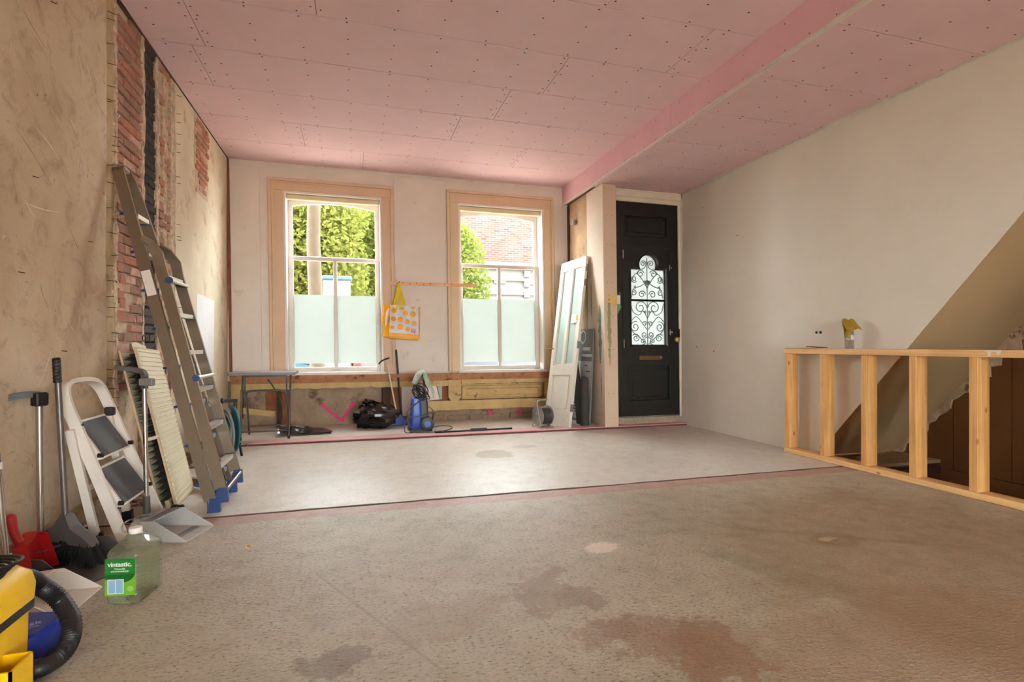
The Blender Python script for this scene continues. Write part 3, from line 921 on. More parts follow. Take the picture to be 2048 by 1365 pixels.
def window(idx, W, label):
    x0, x1, z0, z1 = W['x0'], W['x1'], W['z0'], W['z1']
    c0, c1 = W['co']; ct = W['ct']
    w = tag(empty('window_%d' % idx, (0, 0, 0), 0, True), label, None, None, 'structure')
    mp = M_peach if idx == 1 else M_peach
    # casing boards: flat + raised outer moulding
    for a, b_, e0, e1 in ((c0, x0, c0, c0 + 0.035), (x1, c1, c1 - 0.035, c1)):
        o = MB().bbox(a, b_, YF - 0.028, YF + 0.01, z0 - 0.0, z1, 0.004).build('casing', M_cream if idx == 2 else mp, w)
        MB().bbox(e0, e1, YF - 0.045, YF - 0.02, z0, ct, 0.006).build('moulding', M_cream if idx == 2 else mp, o)
        q = (e1 + 0.004, e1 + 0.02) if a == c0 else (e0 - 0.02, e0 - 0.004)
        MB().bbox(q[0], q[1], YF - 0.036, YF - 0.02, z0, ct - 0.04, 0.004).build('moulding', M_cream, o)
    o = MB().bbox(c0, c1, YF - 0.028, YF + 0.01, z1, ct, 0.004).build('casing', mp, w)
    MB().bbox(c0, c1, YF - 0.046, YF - 0.02, ct - 0.035, ct, 0.006).build('moulding', mp, o)
    MB().bbox(c0 + 0.036, c1 - 0.036, YF - 0.037, YF - 0.02, ct - 0.056, ct - 0.040, 0.004).build('moulding', M_cream, o)
    # jamb linings
    dp = 7.06
    MB().box(x0, x0 + 0.022, YF - 0.022, dp + 0.09, z0, z1).build('jamb', M_sash, w)
    MB().box(x1 - 0.022, x1, YF - 0.022, dp + 0.09, z0, z1).build('jamb', M_sash, w)
    MB().box(x0 + 0.022, x1 - 0.022, YF - 0.022, dp + 0.09, z1 - 0.022, z1).build('head_lining', M_sash, w)
    MB().bbox(x0 - 0.02, x1 + 0.02, YF - 0.04, dp + 0.09, z0 - 0.03, z0 + 0.012, 0.004).build('sill_board', M_sash, w)
    MB().bbox(x0 + 0.03, x1 - 0.03, YF + 0.03, YF + 0.085, z1 - 0.085, z1 - 0.024, 0.008).build('blind_cassette', M_blind, w)
    MB().tube([(x0 + 0.024, YF + 0.055, z1 - 0.06), (x0 + 0.03, YF + 0.055, z1 - 0.06)], 0.03, 10).build('blind_bracket', M_sash_grey, w)
    MB().tube([(x1 - 0.03, YF + 0.055, z1 - 0.06), (x1 - 0.024, YF + 0.055, z1 - 0.06)], 0.03, 10).build('blind_bracket', M_sash_grey, w)
    a0, a1 = x0 + 0.022, x1 - 0.022
    # upper sash with segment-arched opening
    ys = (dp + 0.035, dp + 0.075); zb, zt = 2.06, z1 - 0.03
    fw = 0.055
    gx0, gx1 = a0 + fw, a1 - fw
    cx = (gx0 + gx1) / 2; hw = (gx1 - gx0) / 2
    ztop = 2.775; zsp = 2.725
    arc = []
    for i in range(17):
        t = -1 + 2 * i / 16
        arc.append((cx + hw * t, zsp + (ztop - zsp) * (1 - t * t)))
    s = MB()
    s.box(a0, gx0, ys[0], ys[1], zb, zt); s.box(gx1, a1, ys[0], ys[1], zb, zt); s.box(gx0, gx1, ys[0], ys[1], zb, zb + 0.05)
    s.prism(arc + [(gx1, zt), (gx0, zt)], ys[0], ys[1], 'y')
    us = s.build('upper_sash', M_sash, w)
    # thin putty bevel around the glass, pane
    MB().prism([(gx0 - 0.004, zb + 0.045)] + [(gx1 + 0.004, zb + 0.045)] + [(p[0], p[1] + 0.004) for p in arc[::-1]], ys[0] + 0.024, ys[0] + 0.028, 'y').build('pane', M_glass, us)
    # lower sash, nearer to the room
    yl = (dp - 0.008, dp + 0.034); zb2, zt2 = z0 + 0.012, 2.10
    m0, m1 = (x0 + x1) / 2 - 0.024, (x0 + x1) / 2 + 0.024
    s = MB()
    s.bbox(a0, a0 + 0.06, yl[0], yl[1], zb2, zt2, 0.004); s.bbox(a1 - 0.06, a1, yl[0], yl[1], zb2, zt2, 0.004)
    s.bbox(a0 + 0.058, a1 - 0.058, yl[0] + 0.001, yl[1] - 0.001, zt2 - 0.05, zt2, 0.004)
    s.bbox(a0 + 0.058, a1 - 0.058, yl[0] + 0.001, yl[1] - 0.001, zb2, zb2 + 0.055, 0.004)
    s.bbox(m0, m1, yl[0] + 0.003, yl[1] - 0.003, zb2 + 0.05, zt2 - 0.045, 0.004)
    ls = s.build('lower_sash', M_sash_grey if idx == 2 else M_sash, w)
    for (p, q) in ((a0 + 0.056, m0 + 0.004), (m1 - 0.004, a1 - 0.056)):
        MB().box(p, q, yl[0] + 0.022, yl[0] + 0.026, zb2 + 0.05, zt2 - 0.045).build('pane', M_glass, ls)
        MB().box(p + 0.004, q - 0.004, yl[0] + 0.0195, yl[0] + 0.0215, 0.772, 1.628).build('frosted_film', M_film, ls)
    MB().bbox((a0 + a1) / 2 - 0.05, (a0 + a1) / 2 + 0.05, yl[0] - 0.004, yl[0] + 0.005, zb2 + 0.018, zb2 + 0.034, 0.003).build('sash_lift', M_sash_grey, ls)
    return w


window(1, W1, 'left sash window with green trees behind and frosted film on its lower panes')
window(2, W2, 'right sash window showing a brick building and frosted film on its lower panes')
# torn paint along the sill of the right window
pp = MB(); rr = random.Random(9)
for i in range(40):
    xa = 1.2 + i * 0.033; h0, h1 = rr.uniform(-0.012, 0.01), rr.uniform(-0.012, 0.01)
    pp.add([(xa, YF - 0.046, 0.648 + h0), (xa + 0.033, YF - 0.046, 0.648 + h1), (xa + 0.033, YF - 0.01, 0.664), (xa, YF - 0.01, 0.664)], [(0, 1, 2, 3)])
pp.build('peeling_paint', M_sash, bpy.data.objects['window_2'])

# ---------------- the stripped panelling under the windows
LEAN[0] = 0.0
YP = 6.85
dd = struct('trim_5', MB().prism([(-1.39, 0.597), (-1.39, 0.640), (2.62, 0.640), (2.62, 0.597)], 6.80, 6.93, 'y'), M_rawwood, 'raw brown timber ledge under both windows')
MB().box(-1.39, 2.62, 6.845, 6.90, 0.545, 0.598).build('ledge_batten', M_rawwood, dd)
pr = tag(empty('trim_6', (0, 0, 0), 0, True), 'remains of yellow painted panelling below the windows', None, None, 'structure')


def raggedbox(x0, x1, y0, y1, z0, z1, amp=0.005, seed=0, step=0.07):
    r = random.Random(seed); n = max(2, int((x1 - x0) / step))
    lo = [(x0 + (x1 - x0) * i / n, z0 + r.uniform(-amp, amp)) for i in range(n + 1)]
    hi = [(x0 + (x1 - x0) * i / n, z1 + r.uniform(-amp, amp) * 0.4) for i in range(n, -1, -1)]
    return MB().prism(lo + hi, y0, y1, 'y')


raggedbox(-1.385, 1.16, YP, YP + 0.05, 0.478, 0.552, 0.008, 1).build('top_rail', M_yellowold, pr)
raggedbox(-1.385, -1.285, YP, YP + 0.04, 0.10, 0.482, 0.006, 2).build('stile', M_yellowold, pr)
MB().bbox(-1.29, -1.262, YP + 0.01, YP + 0.05, 0.14, 0.48, 0.004).build('stile', M_darkwood, pr)
MB().add([(-1.32, YP + 0.02, 0.205), (-0.92, YP + 0.02, 0.150), (-0.92, YP + 0.02, 0.215), (-1.32, YP + 0.02, 0.275), (-1.32, YP + 0.05, 0.205), (-0.92, YP + 0.05, 0.150), (-0.92, YP + 0.05, 0.215), (-1.32, YP + 0.05, 0.275)],
         [(0, 1, 2, 3), (7, 6, 5, 4), (0, 4, 5, 1), (1, 5, 6, 2), (2, 6, 7, 3), (3, 7, 4, 0)]).build('loose_slat', M_yellowold, pr)
MB().box(-1.02, -0.90, YP + 0.04, YP + 0.07, 0.22, 0.48).build('board', M_redwood, pr)
MB().box(-0.90, -0.845, YP + 0.02, YP + 0.08, 0.02, 0.48).build('upright', M_darkwood, pr)
MB().box(-0.845, -0.775, YP + 0.03, YP + 0.08, 0.06, 0.48).build('upright', M_redwood, pr)
MB().box(0.325, 0.42, YP + 0.02, YP + 0.08, 0.02, 0.48).build('upright', M_darkwood, pr)
MB().box(0.42, 0.56, YP + 0.03, YP + 0.08, 0.02, 0.48).build('upright', M_redwood, pr)
MB().prism([(0.56, 0.10), (0.56, 0.475), (1.00, 0.475), (1.045, 0.30), (0.9, 0.29), (0.88, 0.10)], YP + 0.045, YP + 0.07, 'y').build('white_board', M_frontwall, pr)
MB().prism([(1.01, 0.475), (1.075, 0.475), (1.085, 0.30), (1.05, 0.30)], YP + 0.04, YP + 0.06, 'y').build('wedge', mat('greenish_board', (176, 182, 158), 0.7), pr)
MB().box(1.075, 1.155, YP + 0.035, YP + 0.07, 0.29, 0.48).build('upright', M_redwood, pr)
# octagonal stile and the remaining panel on the right
MB().prism([(1.150, 0.552), (1.312, 0.552), (1.312, 0.325), (1.272, 0.270), (1.195, 0.270), (1.150, 0.325)], YP - 0.016, YP + 0.05, 'y').build('stile', M_yellowold, pr)
raggedbox(1.320, 2.62, YP - 0.008, YP + 0.05, 0.498, 0.552, 0.004, 3).build('top_rail', M_yellowold, pr)
MB().box(1.150, 2.62, YP + 0.050, YP + 0.062, 0.17, 0.55).build('backing', M_darkwood, pr)
pan = MB().box(1.322, 2.462, YP + 0.034, YP + 0.05, 0.293, 0.490).build('panel', M_yellowold, pr)
for (a, b_, c, d_) in ((1.33, 2.45, 0.455, 0.470), (1.33, 2.45, 0.300, 0.315), (1.33, 1.345, 0.3, 0.47), (2.435, 2.45, 0.3, 0.47)):
    MB().bbox(a, b_, YP + 0.006, YP + 0.036, c, d_, 0.004).build('bead', M_yellowold, pan)
MB().bbox(1.39, 2.39, YP + 0.016, YP + 0.036, 0.338, 0.432, 0.010).build('raised_field', M_yellowold, pan)
raggedbox(0.885, 2.62, YP - 0.014, YP + 0.05, 0.165, 0.284, 0.004, 4).build('bottom_rail', M_yellowold, pr)
raggedbox(2.468, 2.62, YP, YP + 0.05, 0.292, 0.493, 0.002, 5).build('stile', M_yellowold, pr)
MB().prism([(1.86, 0.565), (1.93, 0.575), (1.975, 0.545), (1.96, 0.51), (1.91, 0.497), (1.865, 0.52)], YP - 0.006, YP + 0.002, 'y').build('split', M_rawwood, pr)
for k, (xa, xb) in enumerate(((0.95, 1.12), (1.15, 1.40), (1.45, 1.9), (2.0, 2.5))):
    raggedbox(xa, xb, 6.91, 6.94, 0.015, 0.085, 0.02, 30 + k, 0.03).build('rubble_block', mat('rubble_dull', (150, 126, 102), 0.95, var=0.25, vscale=18, bmp=0.6, bscale=30), pr)
# magenta spray marks on the stone
sp = tag(empty('spray_mark', (-0.17, 6.93, 0.06), 0, True), 'magenta sprayed letter V on the rough stone under the left window', 'graffiti')
rr = random.Random(3)
for (ax, az, bx, bz) in ((-0.40, 0.275, -0.165, 0.06), (-0.165, 0.06, -0.02, 0.285)):
    s = MB(); pts = []
    dx, dz = bx - ax, bz - az; L_ = math.hypot(dx, dz); nx, nz = -dz / L_, dx / L_
    up = []; dn = []
    for i in range(15):
        t = i / 14
        wdt = (0.026 if (t < 0.12 or t > 0.88 and ax > -0.3) else 0.016) * rr.uniform(0.7, 1.2)
        up.append((ax + dx * t + nx * wdt, az + dz * t + nz * wdt)); dn.append((ax + dx * t - nx * wdt, az + dz * t - nz * wdt))
    s.prism(up + dn[::-1], 6.9525, 6.956, 'y').build('stroke', M_marker, sp)
for k, (mx_, mz_) in enumerate(((1.72, 0.10), (2.12, 0.10))):
    up = []
    for i in range(9):
        a = 2 * math.pi * i / 9; up.append((mx_ + (0.026 + 0.014 * (i % 2)) * math.cos(a) + (0.022 if k else -0.022) * math.sin(a), mz_ + (0.026 + 0.01 * (i % 3)) * math.sin(a)))
    single('spray_mark', MB().prism(up, 6.9, 6.9045, 'y'), M_marker, 'magenta spray dab low on the wall, %s of the two' % ('left' if k == 0 else 'right'), 'graffiti', (mx_, 6.9, mz_), 'spray dabs under the right window')

# ---------------- partition stub beside the entrance door
LEAN[0] = 0.014
XP0, XP1, YP0 = 2.825, 3.0, 5.78
pa = struct('wall_partition', MB().box(XP0 + 0.014, XP1 - 0.001, YP0 + 0.014, 6.93, 0.0, 2.94), M_joint, 'short plasterboard partition beside the black front door')
MB().box(XP0, XP0 + 0.0135, YP0, 6.235, 0.022, 2.925).build('gypsum_board', M_gyp, pa)
MB().box(XP0 + 0.0145, XP1, YP0, YP0 + 0.013, 0.022, 2.925).build('gypsum_board', M_gyp_edge, pa)
MB().box(XP1 - 0.012, XP1 + 0.001, YP0 + 0.0135, 6.2, 0.022, 2.925).build('gypsum_board', M_gyp_edge, pa)
sheet('old_plaster', [(6.24, 0.02), (6.24, 2.925)], jag(6.80, 0.02, 2.925, 0.012, 0.06, 90), XP0 + 0.004, XP0 + 0.02, mat('brown_plaster', (176, 146, 112), 0.9, var=0.2, vscale=4, bmp=0.4, bscale=16, spots=((120, 88, 62), 3.5, 0.58, 0.12)), pa)
MB().box(XP0 + 0.006, XP0 + 0.03, 6.80, 6.90, 0.02, 2.92).build('corner_strip', M_darkwood, pa)
sdots = MB(); keep = screw; screw = sdots
for k in range(9):
    for yy in (5.83, 6.02): dot(XP0 - 0.0006, yy, 0.15 + 0.33 * k, 0.005, 'x')
for zz in (0.13, 0.42, 0.95, 1.35, 1.75, 2.2, 2.55, 2.86):
    for xx in (2.875, 2.945): dot(xx, YP0 - 0.0006, zz, 0.005, 'y')
tag(sdots.build('screw_head', M_screw, pa), kind='stuff'); screw = keep
pb = MB().lathe([(0.0, 0.012), (0.030, 0.014), (0.040, 0.04), (0.046, 0.05), (0.046, 0.065), (0.030, 0.066), (0.028, 0.03), (0, 0.028)], (0, 0, 0), 18, 'x', cap=False)
pb.xf(Matrix.Translation((XP0 + 0.012, 6.60, 2.64)) @ Matrix.Rotation(math.pi, 4, 'Z'))
pb.build('pipe_cap', mat('grey_pipe_cap', (170, 164, 156), 0.4), pa, True)
# paint smears on the partition
M_teal = mat('teal_smear', (110, 140, 132), 0.8, var=0.2, vscale=30)
M_olive = mat('olive_smear', (150, 148, 104), 0.8, var=0.2, vscale=30)


def smear(name, ax, c0, c1, z0, z1, d, m, seed):
    r = random.Random(seed); n = 22; lo = []; hi = []
    for i in range(n + 1):
        t = i / n; z = z0 + (z1 - z0) * t; e = math.sin(math.pi * min(1, max(0.05, t))) ** 0.6
        c = (c0 + c1) / 2; h = (c1 - c0) / 2 * e
        lo.append((c - h * r.uniform(0.4, 1), z)); hi.append((c + h * r.uniform(0.4, 1), z))
    return MB().prism(lo + hi[::-1], d, d + 0.0006, ax).build(name, m, pa)


smear('paint_smear', 'x', 6.11, 6.15, 1.35, 1.78, XP0 - 0.0008, M_teal, 1)
smear('paint_smear', 'x', 5.83, 5.95, 0.78, 1.50, XP0 - 0.0008, M_teal, 2)
smear('paint_smear', 'x', 5.86, 5.89, 0.35, 0.70, XP0 - 0.0008, M_teal, 3)
smear('paint_smear', 'y', 2.865, 2.925, 0.75, 1.62, YP0 - 0.0008, M_olive, 4)

# ---------------- entrance: frame, door
wd = struct('wall_entrance', MB().box(2.99, 3.03, 5.93, 6.15, 0.02, 2.95).box(4.0, 4.16, 5.93, 6.15, 0.0, 2.95).box(3.0, 4.02, 5.93, 6.15, 2.88, 3.2), M_frontwall, 'wall around the front door')
sb = struct('trim_7', raggedbox(3.0, 4.02, 5.94, 6.2, -0.05, 0.098, 0.004, 44), concrete('door_kerb', (150, 134, 112), (172, 154, 130), [], 0.5, 0.7), 'worn concrete kerb under the black front door')

M_black = mat('black_door_paint', (20, 21, 20), 0.32, var=0.06, vscale=5)
M_blackin = mat('black_door_recess', (16, 17, 16), 0.4, var=0.06)
M_chrome = mat('bright_steel', (196, 194, 188), 0.25, metal=0.9)
M_brass = mat('aged_brass', (186, 146, 70), 0.35, metal=0.7)
M_brassd = mat('dull_brass', (108, 78, 36), 0.45, metal=0.5)
M_iron = mat('iron_grille', (128, 146, 136), 0.6)
M_creamtrim = mat('cream_door_trim', (232, 222, 200), 0.5, var=0.03)
d1 = tag(empty('door_1', (0, 0, 0), 0, True), 'tall black front door with an arched frosted light and iron scrolls', None, None, 'structure')
DX0, DX1, DZ0, DZ1 = 3.065, 3.962, 0.115, 2.785
y0, y1 = 5.965, 6.012
gx0, gx1, gz0, gz1 = 3.291, 3.771, 1.008, 1.952
gc = (gx0 + gx1) / 2; ar = 0.122; az = 2.012


def light_outline(off=0.0, n=18):
    """outline of the glazed opening, counter-clockwise from lower left"""
    r = ar + off
    zt = gz1 + off
    a0 = math.asin(max(-1, min(1, (zt - az) / r)))
    pts = [(gx0 - off, gz0 - off), (gx1 + off, gz0 - off), (gx1 + off, zt)]
    for i in range(n + 1):
        a = a0 + (math.pi - 2 * a0) * i / n
        pts.append((gc + r * math.cos(a), az + r * math.sin(a)))
    pts.append((gx0 - off, zt))
    return pts


# leaf: built from stiles, rails and the shaped surround of the light
leaf = MB()
leaf.box(DX0, 3.205, y0, y1, DZ0, DZ1); leaf.box(3.84, DX1, y0, y1, DZ0, DZ1)
leaf.box(3.205, 3.84, y0, y1, 2.625, DZ1); leaf.box(3.205, 3.84, y0, y1, 2.16, 2.362); leaf.box(3.205, 3.84, y0, y1, 0.748, gz0 - 0.0)
leaf.box(3.205, 3.84, y0, y1, DZ0, 0.300)
leaf.box(3.205, 3.242, y0, y1, 0.300, 0.748); leaf.box(3.832, 3.84, y0, y1, 0.300, 0.748); leaf.box(3.205, 3.212, y0, y1, 2.362, 2.625); leaf.box(3.815, 3.84, y0, y1, 2.362, 2.625)
leaf.box(3.205, gx0, y0, y1, gz0, 2.16); leaf.box(gx1, 3.84, y0, y1, gz0, 2.16)
o_ = light_outline()
arc = o_[3:-1]
leaf.prism([(gx1, gz1)] + arc[:len(arc) // 2 + 1] + [(gc, 2.16), (gx1, 2.16)], y0, y1, 'y')
leaf.prism([(gx0, gz1), (gx0, 2.16), (gc, 2.16)] + arc[len(arc) // 2:], y0, y1, 'y')
lf = leaf.build('leaf', M_black, d1)
# raised-and-fielded panels
for (a, b_, c, e) in ((3.212, 3.815, 2.362, 2.625), (3.242, 3.832, 0.300, 0.748)):
    p = MB().box(a, b_, y0 + 0.022, y1 - 0.004, c, e).build('panel', M_black, d1)
    for q in ((a, b_, e - 0.016, e), (a, b_, c, c + 0.016), (a, a + 0.016, c, e), (b_ - 0.016, b_, c, e)):
        MB().bbox(q[0], q[1], y0 - 0.008, y0 + 0.024, q[2], q[3], 0.005).build('bead', M_black, p)
    MB().bbox(a + 0.05, b_ - 0.05, y0 + 0.010, y0 + 0.026, c + 0.05, e - 0.05, 0.006).build('field', M_black, p)
# hinged inspection light: thin frame lines
hat = MB()
for q in ((3.168, 3.176, 0.955, 2.235), (3.842, 3.848, 0.955, 2.235), (3.168, 3.848, 2.229, 2.237), (3.168, 3.848, 0.950, 0.958)):
    hat.bbox(q[0], q[1], y0 - 0.006, y0 + 0.002, q[2], q[3], 0.002)
hat.build('hatch_frame', M_blackin, d1)
out, inn = light_outline(0.026), light_outline(0.0)
bd = MB(); n = len(out)
V = [(x, y0 - 0.012, z) for x, z in out] + [(x, y0 - 0.004, z) for x, z in inn] + [(x, y0 + 0.004, z) for x, z in out] + [(x, y0 + 0.02, z) for x, z in inn]
F = []
for i in range(n):
    j = (i + 1) % n
    F += [(i, j, n + j, n + i), (i, 2 * n + i, 2 * n + j, j), (n + i, n + j, 3 * n + j, 3 * n + i)]
bd.add(V, F).build('light_moulding', M_black, d1)
gl = MB().prism(light_outline(0.006), y0 + 0.028, y0 + 0.031, 'y').build('frosted_pane', M_doorglass, d1)
MB().bbox(gx0, gx1, y0 + 0.004, y0 + 0.026, 1.552, 1.578, 0.004).build('glazing_bar', M_black, d1)
# wrought iron scrolls against the glass
gy = y0 + 0.026


def spiral(cx, cz, r0, r1, a0, turns, n=26):
    P = []
    for i in range(n + 1):
        t = i / n; a = a0 + turns * 2 * math.pi * t; r = r0 + (r1 - r0) * t
        P.append((cx + r * math.cos(a), gy, cz + r * math.sin(a)))
    return P


gr = MB(); rt = 0.0062
gr.tube([(gc, gy, gz0), (gc, gy, 2.10)], 0.006, 6)
for s in (-1, 1):
    def sp(cx, cz, r0, r1, a0, turns):
        P = spiral(cx, cz, r0, r1, a0, turns)
        if s < 0: P = [(2 * gc - x, y, z) for x, y, z in P]
        gr.tube(P, rt, 6)
        return P
    sp(gc + 0.095, 1.475, 0.085, 0.02, math.pi * 1.0, -1.4)
    sp(gc + 0.175, 1.23, 0.07, 0.015, math.pi * 0.6, -1.5)
    sp(gc + 0.04, 1.27, 0.035, 0.01, math.pi * 1.0, -1.3)
    sp(gc + 0.045, 1.13, 0.045, 0.012, math.pi * 1.1, 1.4)
    sp(gc + 0.165, 1.09, 0.055, 0.012, math.pi * 0.2, 1.5)
    sp(gc + 0.07, 1.05, 0.04, 0.01, math.pi * 1.5, -1.3)
    sp(gc + 0.075, 1.64, 0.05, 0.012, math.pi * 1.0, -1.4)
    sp(gc + 0.19, 1.66, 0.04, 0.01, math.pi * 0.4, 1.3)
    sp(gc + 0.185, 1.83, 0.045, 0.012, math.pi * 1.2, 1.5)
    sp(gc + 0.09, 1.90, 0.05, 0.012, math.pi * 0.9, -1.4)
    sp(gc + 0.055, 2.03, 0.042, 0.01, math.pi * 1.1, -1.4)
    for pts in ([(0.0, 1.34), (0.06, 1.43), (0.12, 1.38), (0.20, 1.42), (0.235, 1.53)], [(0.01, 1.20), (0.09, 1.30), (0.16, 1.36), (0.23, 1.30)],
                [(0.0, 1.72), (0.07, 1.83), (0.16, 1.90), (0.235, 1.78)], [(0.0, 1.80), (0.10, 1.74), (0.19, 1.71), (0.22, 1.60)], [(0.02, 1.02), (0.1, 1.09), (0.2, 1.16), (0.235, 1.22)],
                [(0.0, 2.08), (0.03, 1.98), (0.10, 1.95), (0.15, 1.9)]):
        gr.tube(smoothpath([(gc + s * a, gy, z) for a, z in pts], 5), rt * 0.9, 6)
    for (lx, lz) in ((0.17, 1.73), (0.035, 1.80), (0.03, 1.42)):
        for k in range(5):
            a = k * 1.257; gr.tube([(gc + s * lx, gy, lz), (gc + s * lx + 0.024 * math.cos(a), gy, lz + 0.024 * math.sin(a))], [0.008, 0.003], 5)
gr.lathe([(0.0, -0.006), (0.035, -0.005), (0.035, 0.005), (0, 0.006)], (gc, gy, 1.79), 8, 'y')
gr.build('iron_grille', M_iron, d1, True)
# fittings
MB().bbox(3.393, 3.680, y0 - 0.008, y0 + 0.004, 0.815, 0.870, 0.004).build('letter_flap', M_brassd, d1)
MB().bbox(3.682, 3.715, y0 - 0.012, y0 + 0.002, 0.822, 0.866, 0.004).build('flap_spring', M_chrome, d1)
kb = MB().lathe([(0.012, 0), (0.014, 0.022), (0.026, 0.03), (0.034, 0.044), (0.032, 0.058), (0.018, 0.066), (0.0, 0.068)], (0, 0, 0), 20, 'y', cap=False)
kb.xf(Matrix.Translation((3.912, y0, 1.07)) @ Matrix.Rotation(math.pi, 4, 'Z')).build('knob', M_brass, d1, True)
MB().bbox(3.935, 3.965, y0 - 0.03, y0 + 0.004, 1.10, 1.21, 0.006).build('lock_case', M_blackin, d1)
for zz in (1.985, 1.165):
    c = MB().bbox(3.825, 3.842, y0 - 0.014, y0 + 0.002, zz - 0.036, zz + 0.036, 0.003).build('catch', M_chrome, d1)
    MB().bbox(3.842, 3.868, y0 - 0.020, y0 - 0.004, zz - 0.012, zz + 0.012, 0.004).build('catch_bolt', M_chrome, c)
for zz in (2.13, 1.02):
    MB().bbox(3.172, 3.190, y0 - 0.014, y0 + 0.002, zz - 0.055, zz + 0.055, 0.004).build('hinge', M_chrome, d1)
for zz in (0.325, 2.41, 2.55):
    MB().bbox(DX0 - 0.008, DX0 + 0.012, y0 - 0.012, y0 + 0.004, zz - 0.05, zz + 0.05, 0.003).build('hinge', M_chrome, d1)
MB().box(DX0, DX1, y0 + 0.006, y1 - 0.004, DZ0 - 0.014, DZ0).build('draught_strip', M_chrome, d1)
# cream surround
MB().bbox(3.0, 4.0, y0 - 0.03, y0 + 0.03, DZ1, DZ1 + 0.055, 0.006).bbox(3.0, 4.0, y0 - 0.045, y0 + 0.03, DZ1 + 0.05, 2.915, 0.008).build('head_trim', M_creamtrim, d1)
MB().bbox(DX1, 4.0, y0 - 0.02, y0 + 0.03, 0.08, DZ1 + 0.01, 0.006).build('side_trim', M_creamtrim, d1)
MB().bbox(3.0, DX0, y0 - 0.0, y0 + 0.05, 0.09, DZ1 + 0.01, 0.006).build('side_trim', M_blackin, d1)
LEAN[0] = 0.0

# ---------------- back of the room (behind the camera): glazed opening added for fill light, storeys above raised to block sky
LEAN[0] = 0.0
M_plain = mat('rear_wall_paint', (216, 204, 190), 0.7, var=0.03)
RX0, RX1, RZ1 = 0.1, 2.9, 2.2
struct('wall_back', MB().box(-1.8, RX0, YB - 0.3, YB, -0.3, 3.3).box(RX1, 5.2, YB - 0.3, YB, -0.3, 3.3).box(RX0, RX1, YB - 0.3, YB, RZ1, 3.3), M_plain, 'white rear wall with an opening added to let in fill light')
w3 = tag(empty('window_3', (0, YB, 0), 0, True), 'unseen glazed opening added at the back of the room for fill daylight', None, None, 'structure')
nleaf = 3
for k in range(nleaf):
    a = RX0 + (RX1 - RX0) * k / nleaf; b_ = RX0 + (RX1 - RX0) * (k + 1) / nleaf
    s = MB().box(a, a + 0.07, YB - 0.2, YB - 0.14, 0.0, RZ1).box(b_ - 0.07, b_, YB - 0.2, YB - 0.14, 0, RZ1).box(a + 0.07, b_ - 0.07, YB - 0.2, YB - 0.14, 0, 0.12).box(a + 0.07, b_ - 0.07, YB - 0.2, YB - 0.14, RZ1 - 0.08, RZ1)
    f = s.build('door_leaf', M_sash, w3)
    MB().box(a + 0.068, b_ - 0.068, YB - 0.172, YB - 0.168, 0.118, RZ1 - 0.078).build('pane', M_glass, f)
struct('roof', MB().box(-9, 13, YB - 0.4, 7.18, 3.5, 12.5), M_plain, 'unseen upper storeys made tall to block sky light over the street')  # unseen mass, raised to keep sky light off the street side

# ---------------- outside
M_street = mat('street_paving', (168, 150, 138), 0.85, var=0.12, vscale=3)
gnd = struct('ground', MB().box(-40, 40, 7.18, 60, -0.45, -0.30).box(-40, 40, -40, YB - 0.3, -0.45, -0.30).box(-40, -1.9, YB - 0.3, 7.18, -0.45, -0.30).box(5.3, 40, YB - 0.3, 7.18, -0.45, -0.30).box(3.02, 5.3, 6.15, 7.18, -0.45, -0.0), M_street, 'paved street outside the windows')


def leafmat(name, c1, c2, trans):
    m = bpy.data.materials.new(name); m.use_nodes = True
    nt = m.node_tree; nt.nodes.clear()
    out = nd(nt, 'ShaderNodeOutputMaterial')
    df = nd(nt, 'ShaderNodeBsdfDiffuse'); tl = nd(nt, 'ShaderNodeBsdfTranslucent'); ad = nd(nt, 'ShaderNodeMixShader')
    ad.inputs[0].default_value = trans
    col = ramp(nt, noise(nt, coords(nt, kind='World'), 6.0, 5, 0.85), [(0.34, c1), (0.64, c2)])
    nt.links.new(col, df.inputs['Color']); nt.links.new(col, tl.inputs['Color'])
    nt.links.new(df.outputs[0], ad.inputs[1]); nt.links.new(tl.outputs[0], ad.inputs[2]); nt.links.new(ad.outputs[0], out.inputs['Surface'])
    return m


M_leaf = leafmat('lime_leaf', (0.085, 0.105, 0.016), (0.18, 0.185, 0.05), 0.5)
M_leaf2 = leafmat('green_leaf', (0.07, 0.10, 0.015), (0.14, 0.165, 0.04), 0.5)
M_bark = mat('pale_bark', (62, 52, 38), 0.9, var=0.25, vscale=9, bmp=0.5, bscale=18)


def crown(blobs, n, size, seed):
    r = random.Random(seed); mb = MB()
    tot = sum(b[3] * b[4] * b[5] for b in blobs)
    V = []; F = []
    for (cx, cy, cz, rx, ry, rz) in blobs:
        for k in range(int(n * rx * ry * rz / tot)):
            while True:
                p = Vector((r.uniform(-1, 1), r.uniform(-1, 1), r.uniform(-1, 1)))
                if 0.25 < p.length < 1: break
            c = Vector((cx + p.x * rx, cy + p.y * ry, cz + p.z * rz))
            d = Vector((r.gauss(0, 1), r.gauss(0, 1), r.gauss(0, 0.7) - 0.3)).normalized()
            q = d.cross(Vector((r.gauss(0, 1), r.gauss(0, 1), r.gauss(0, 1)))).normalized()
            L_ = size * r.uniform(0.6, 1.3); w = L_ * 0.34
            i = len(V)
            V += [tuple(c - d * L_ / 2), tuple(c + q * w + d * L_ * 0.05), tuple(c + d * L_ / 2), tuple(c - q * w + d * L_ * 0.05)]
            F.append((i, i + 1, i + 2, i + 3))
    mb.add(V, F)
    return mb


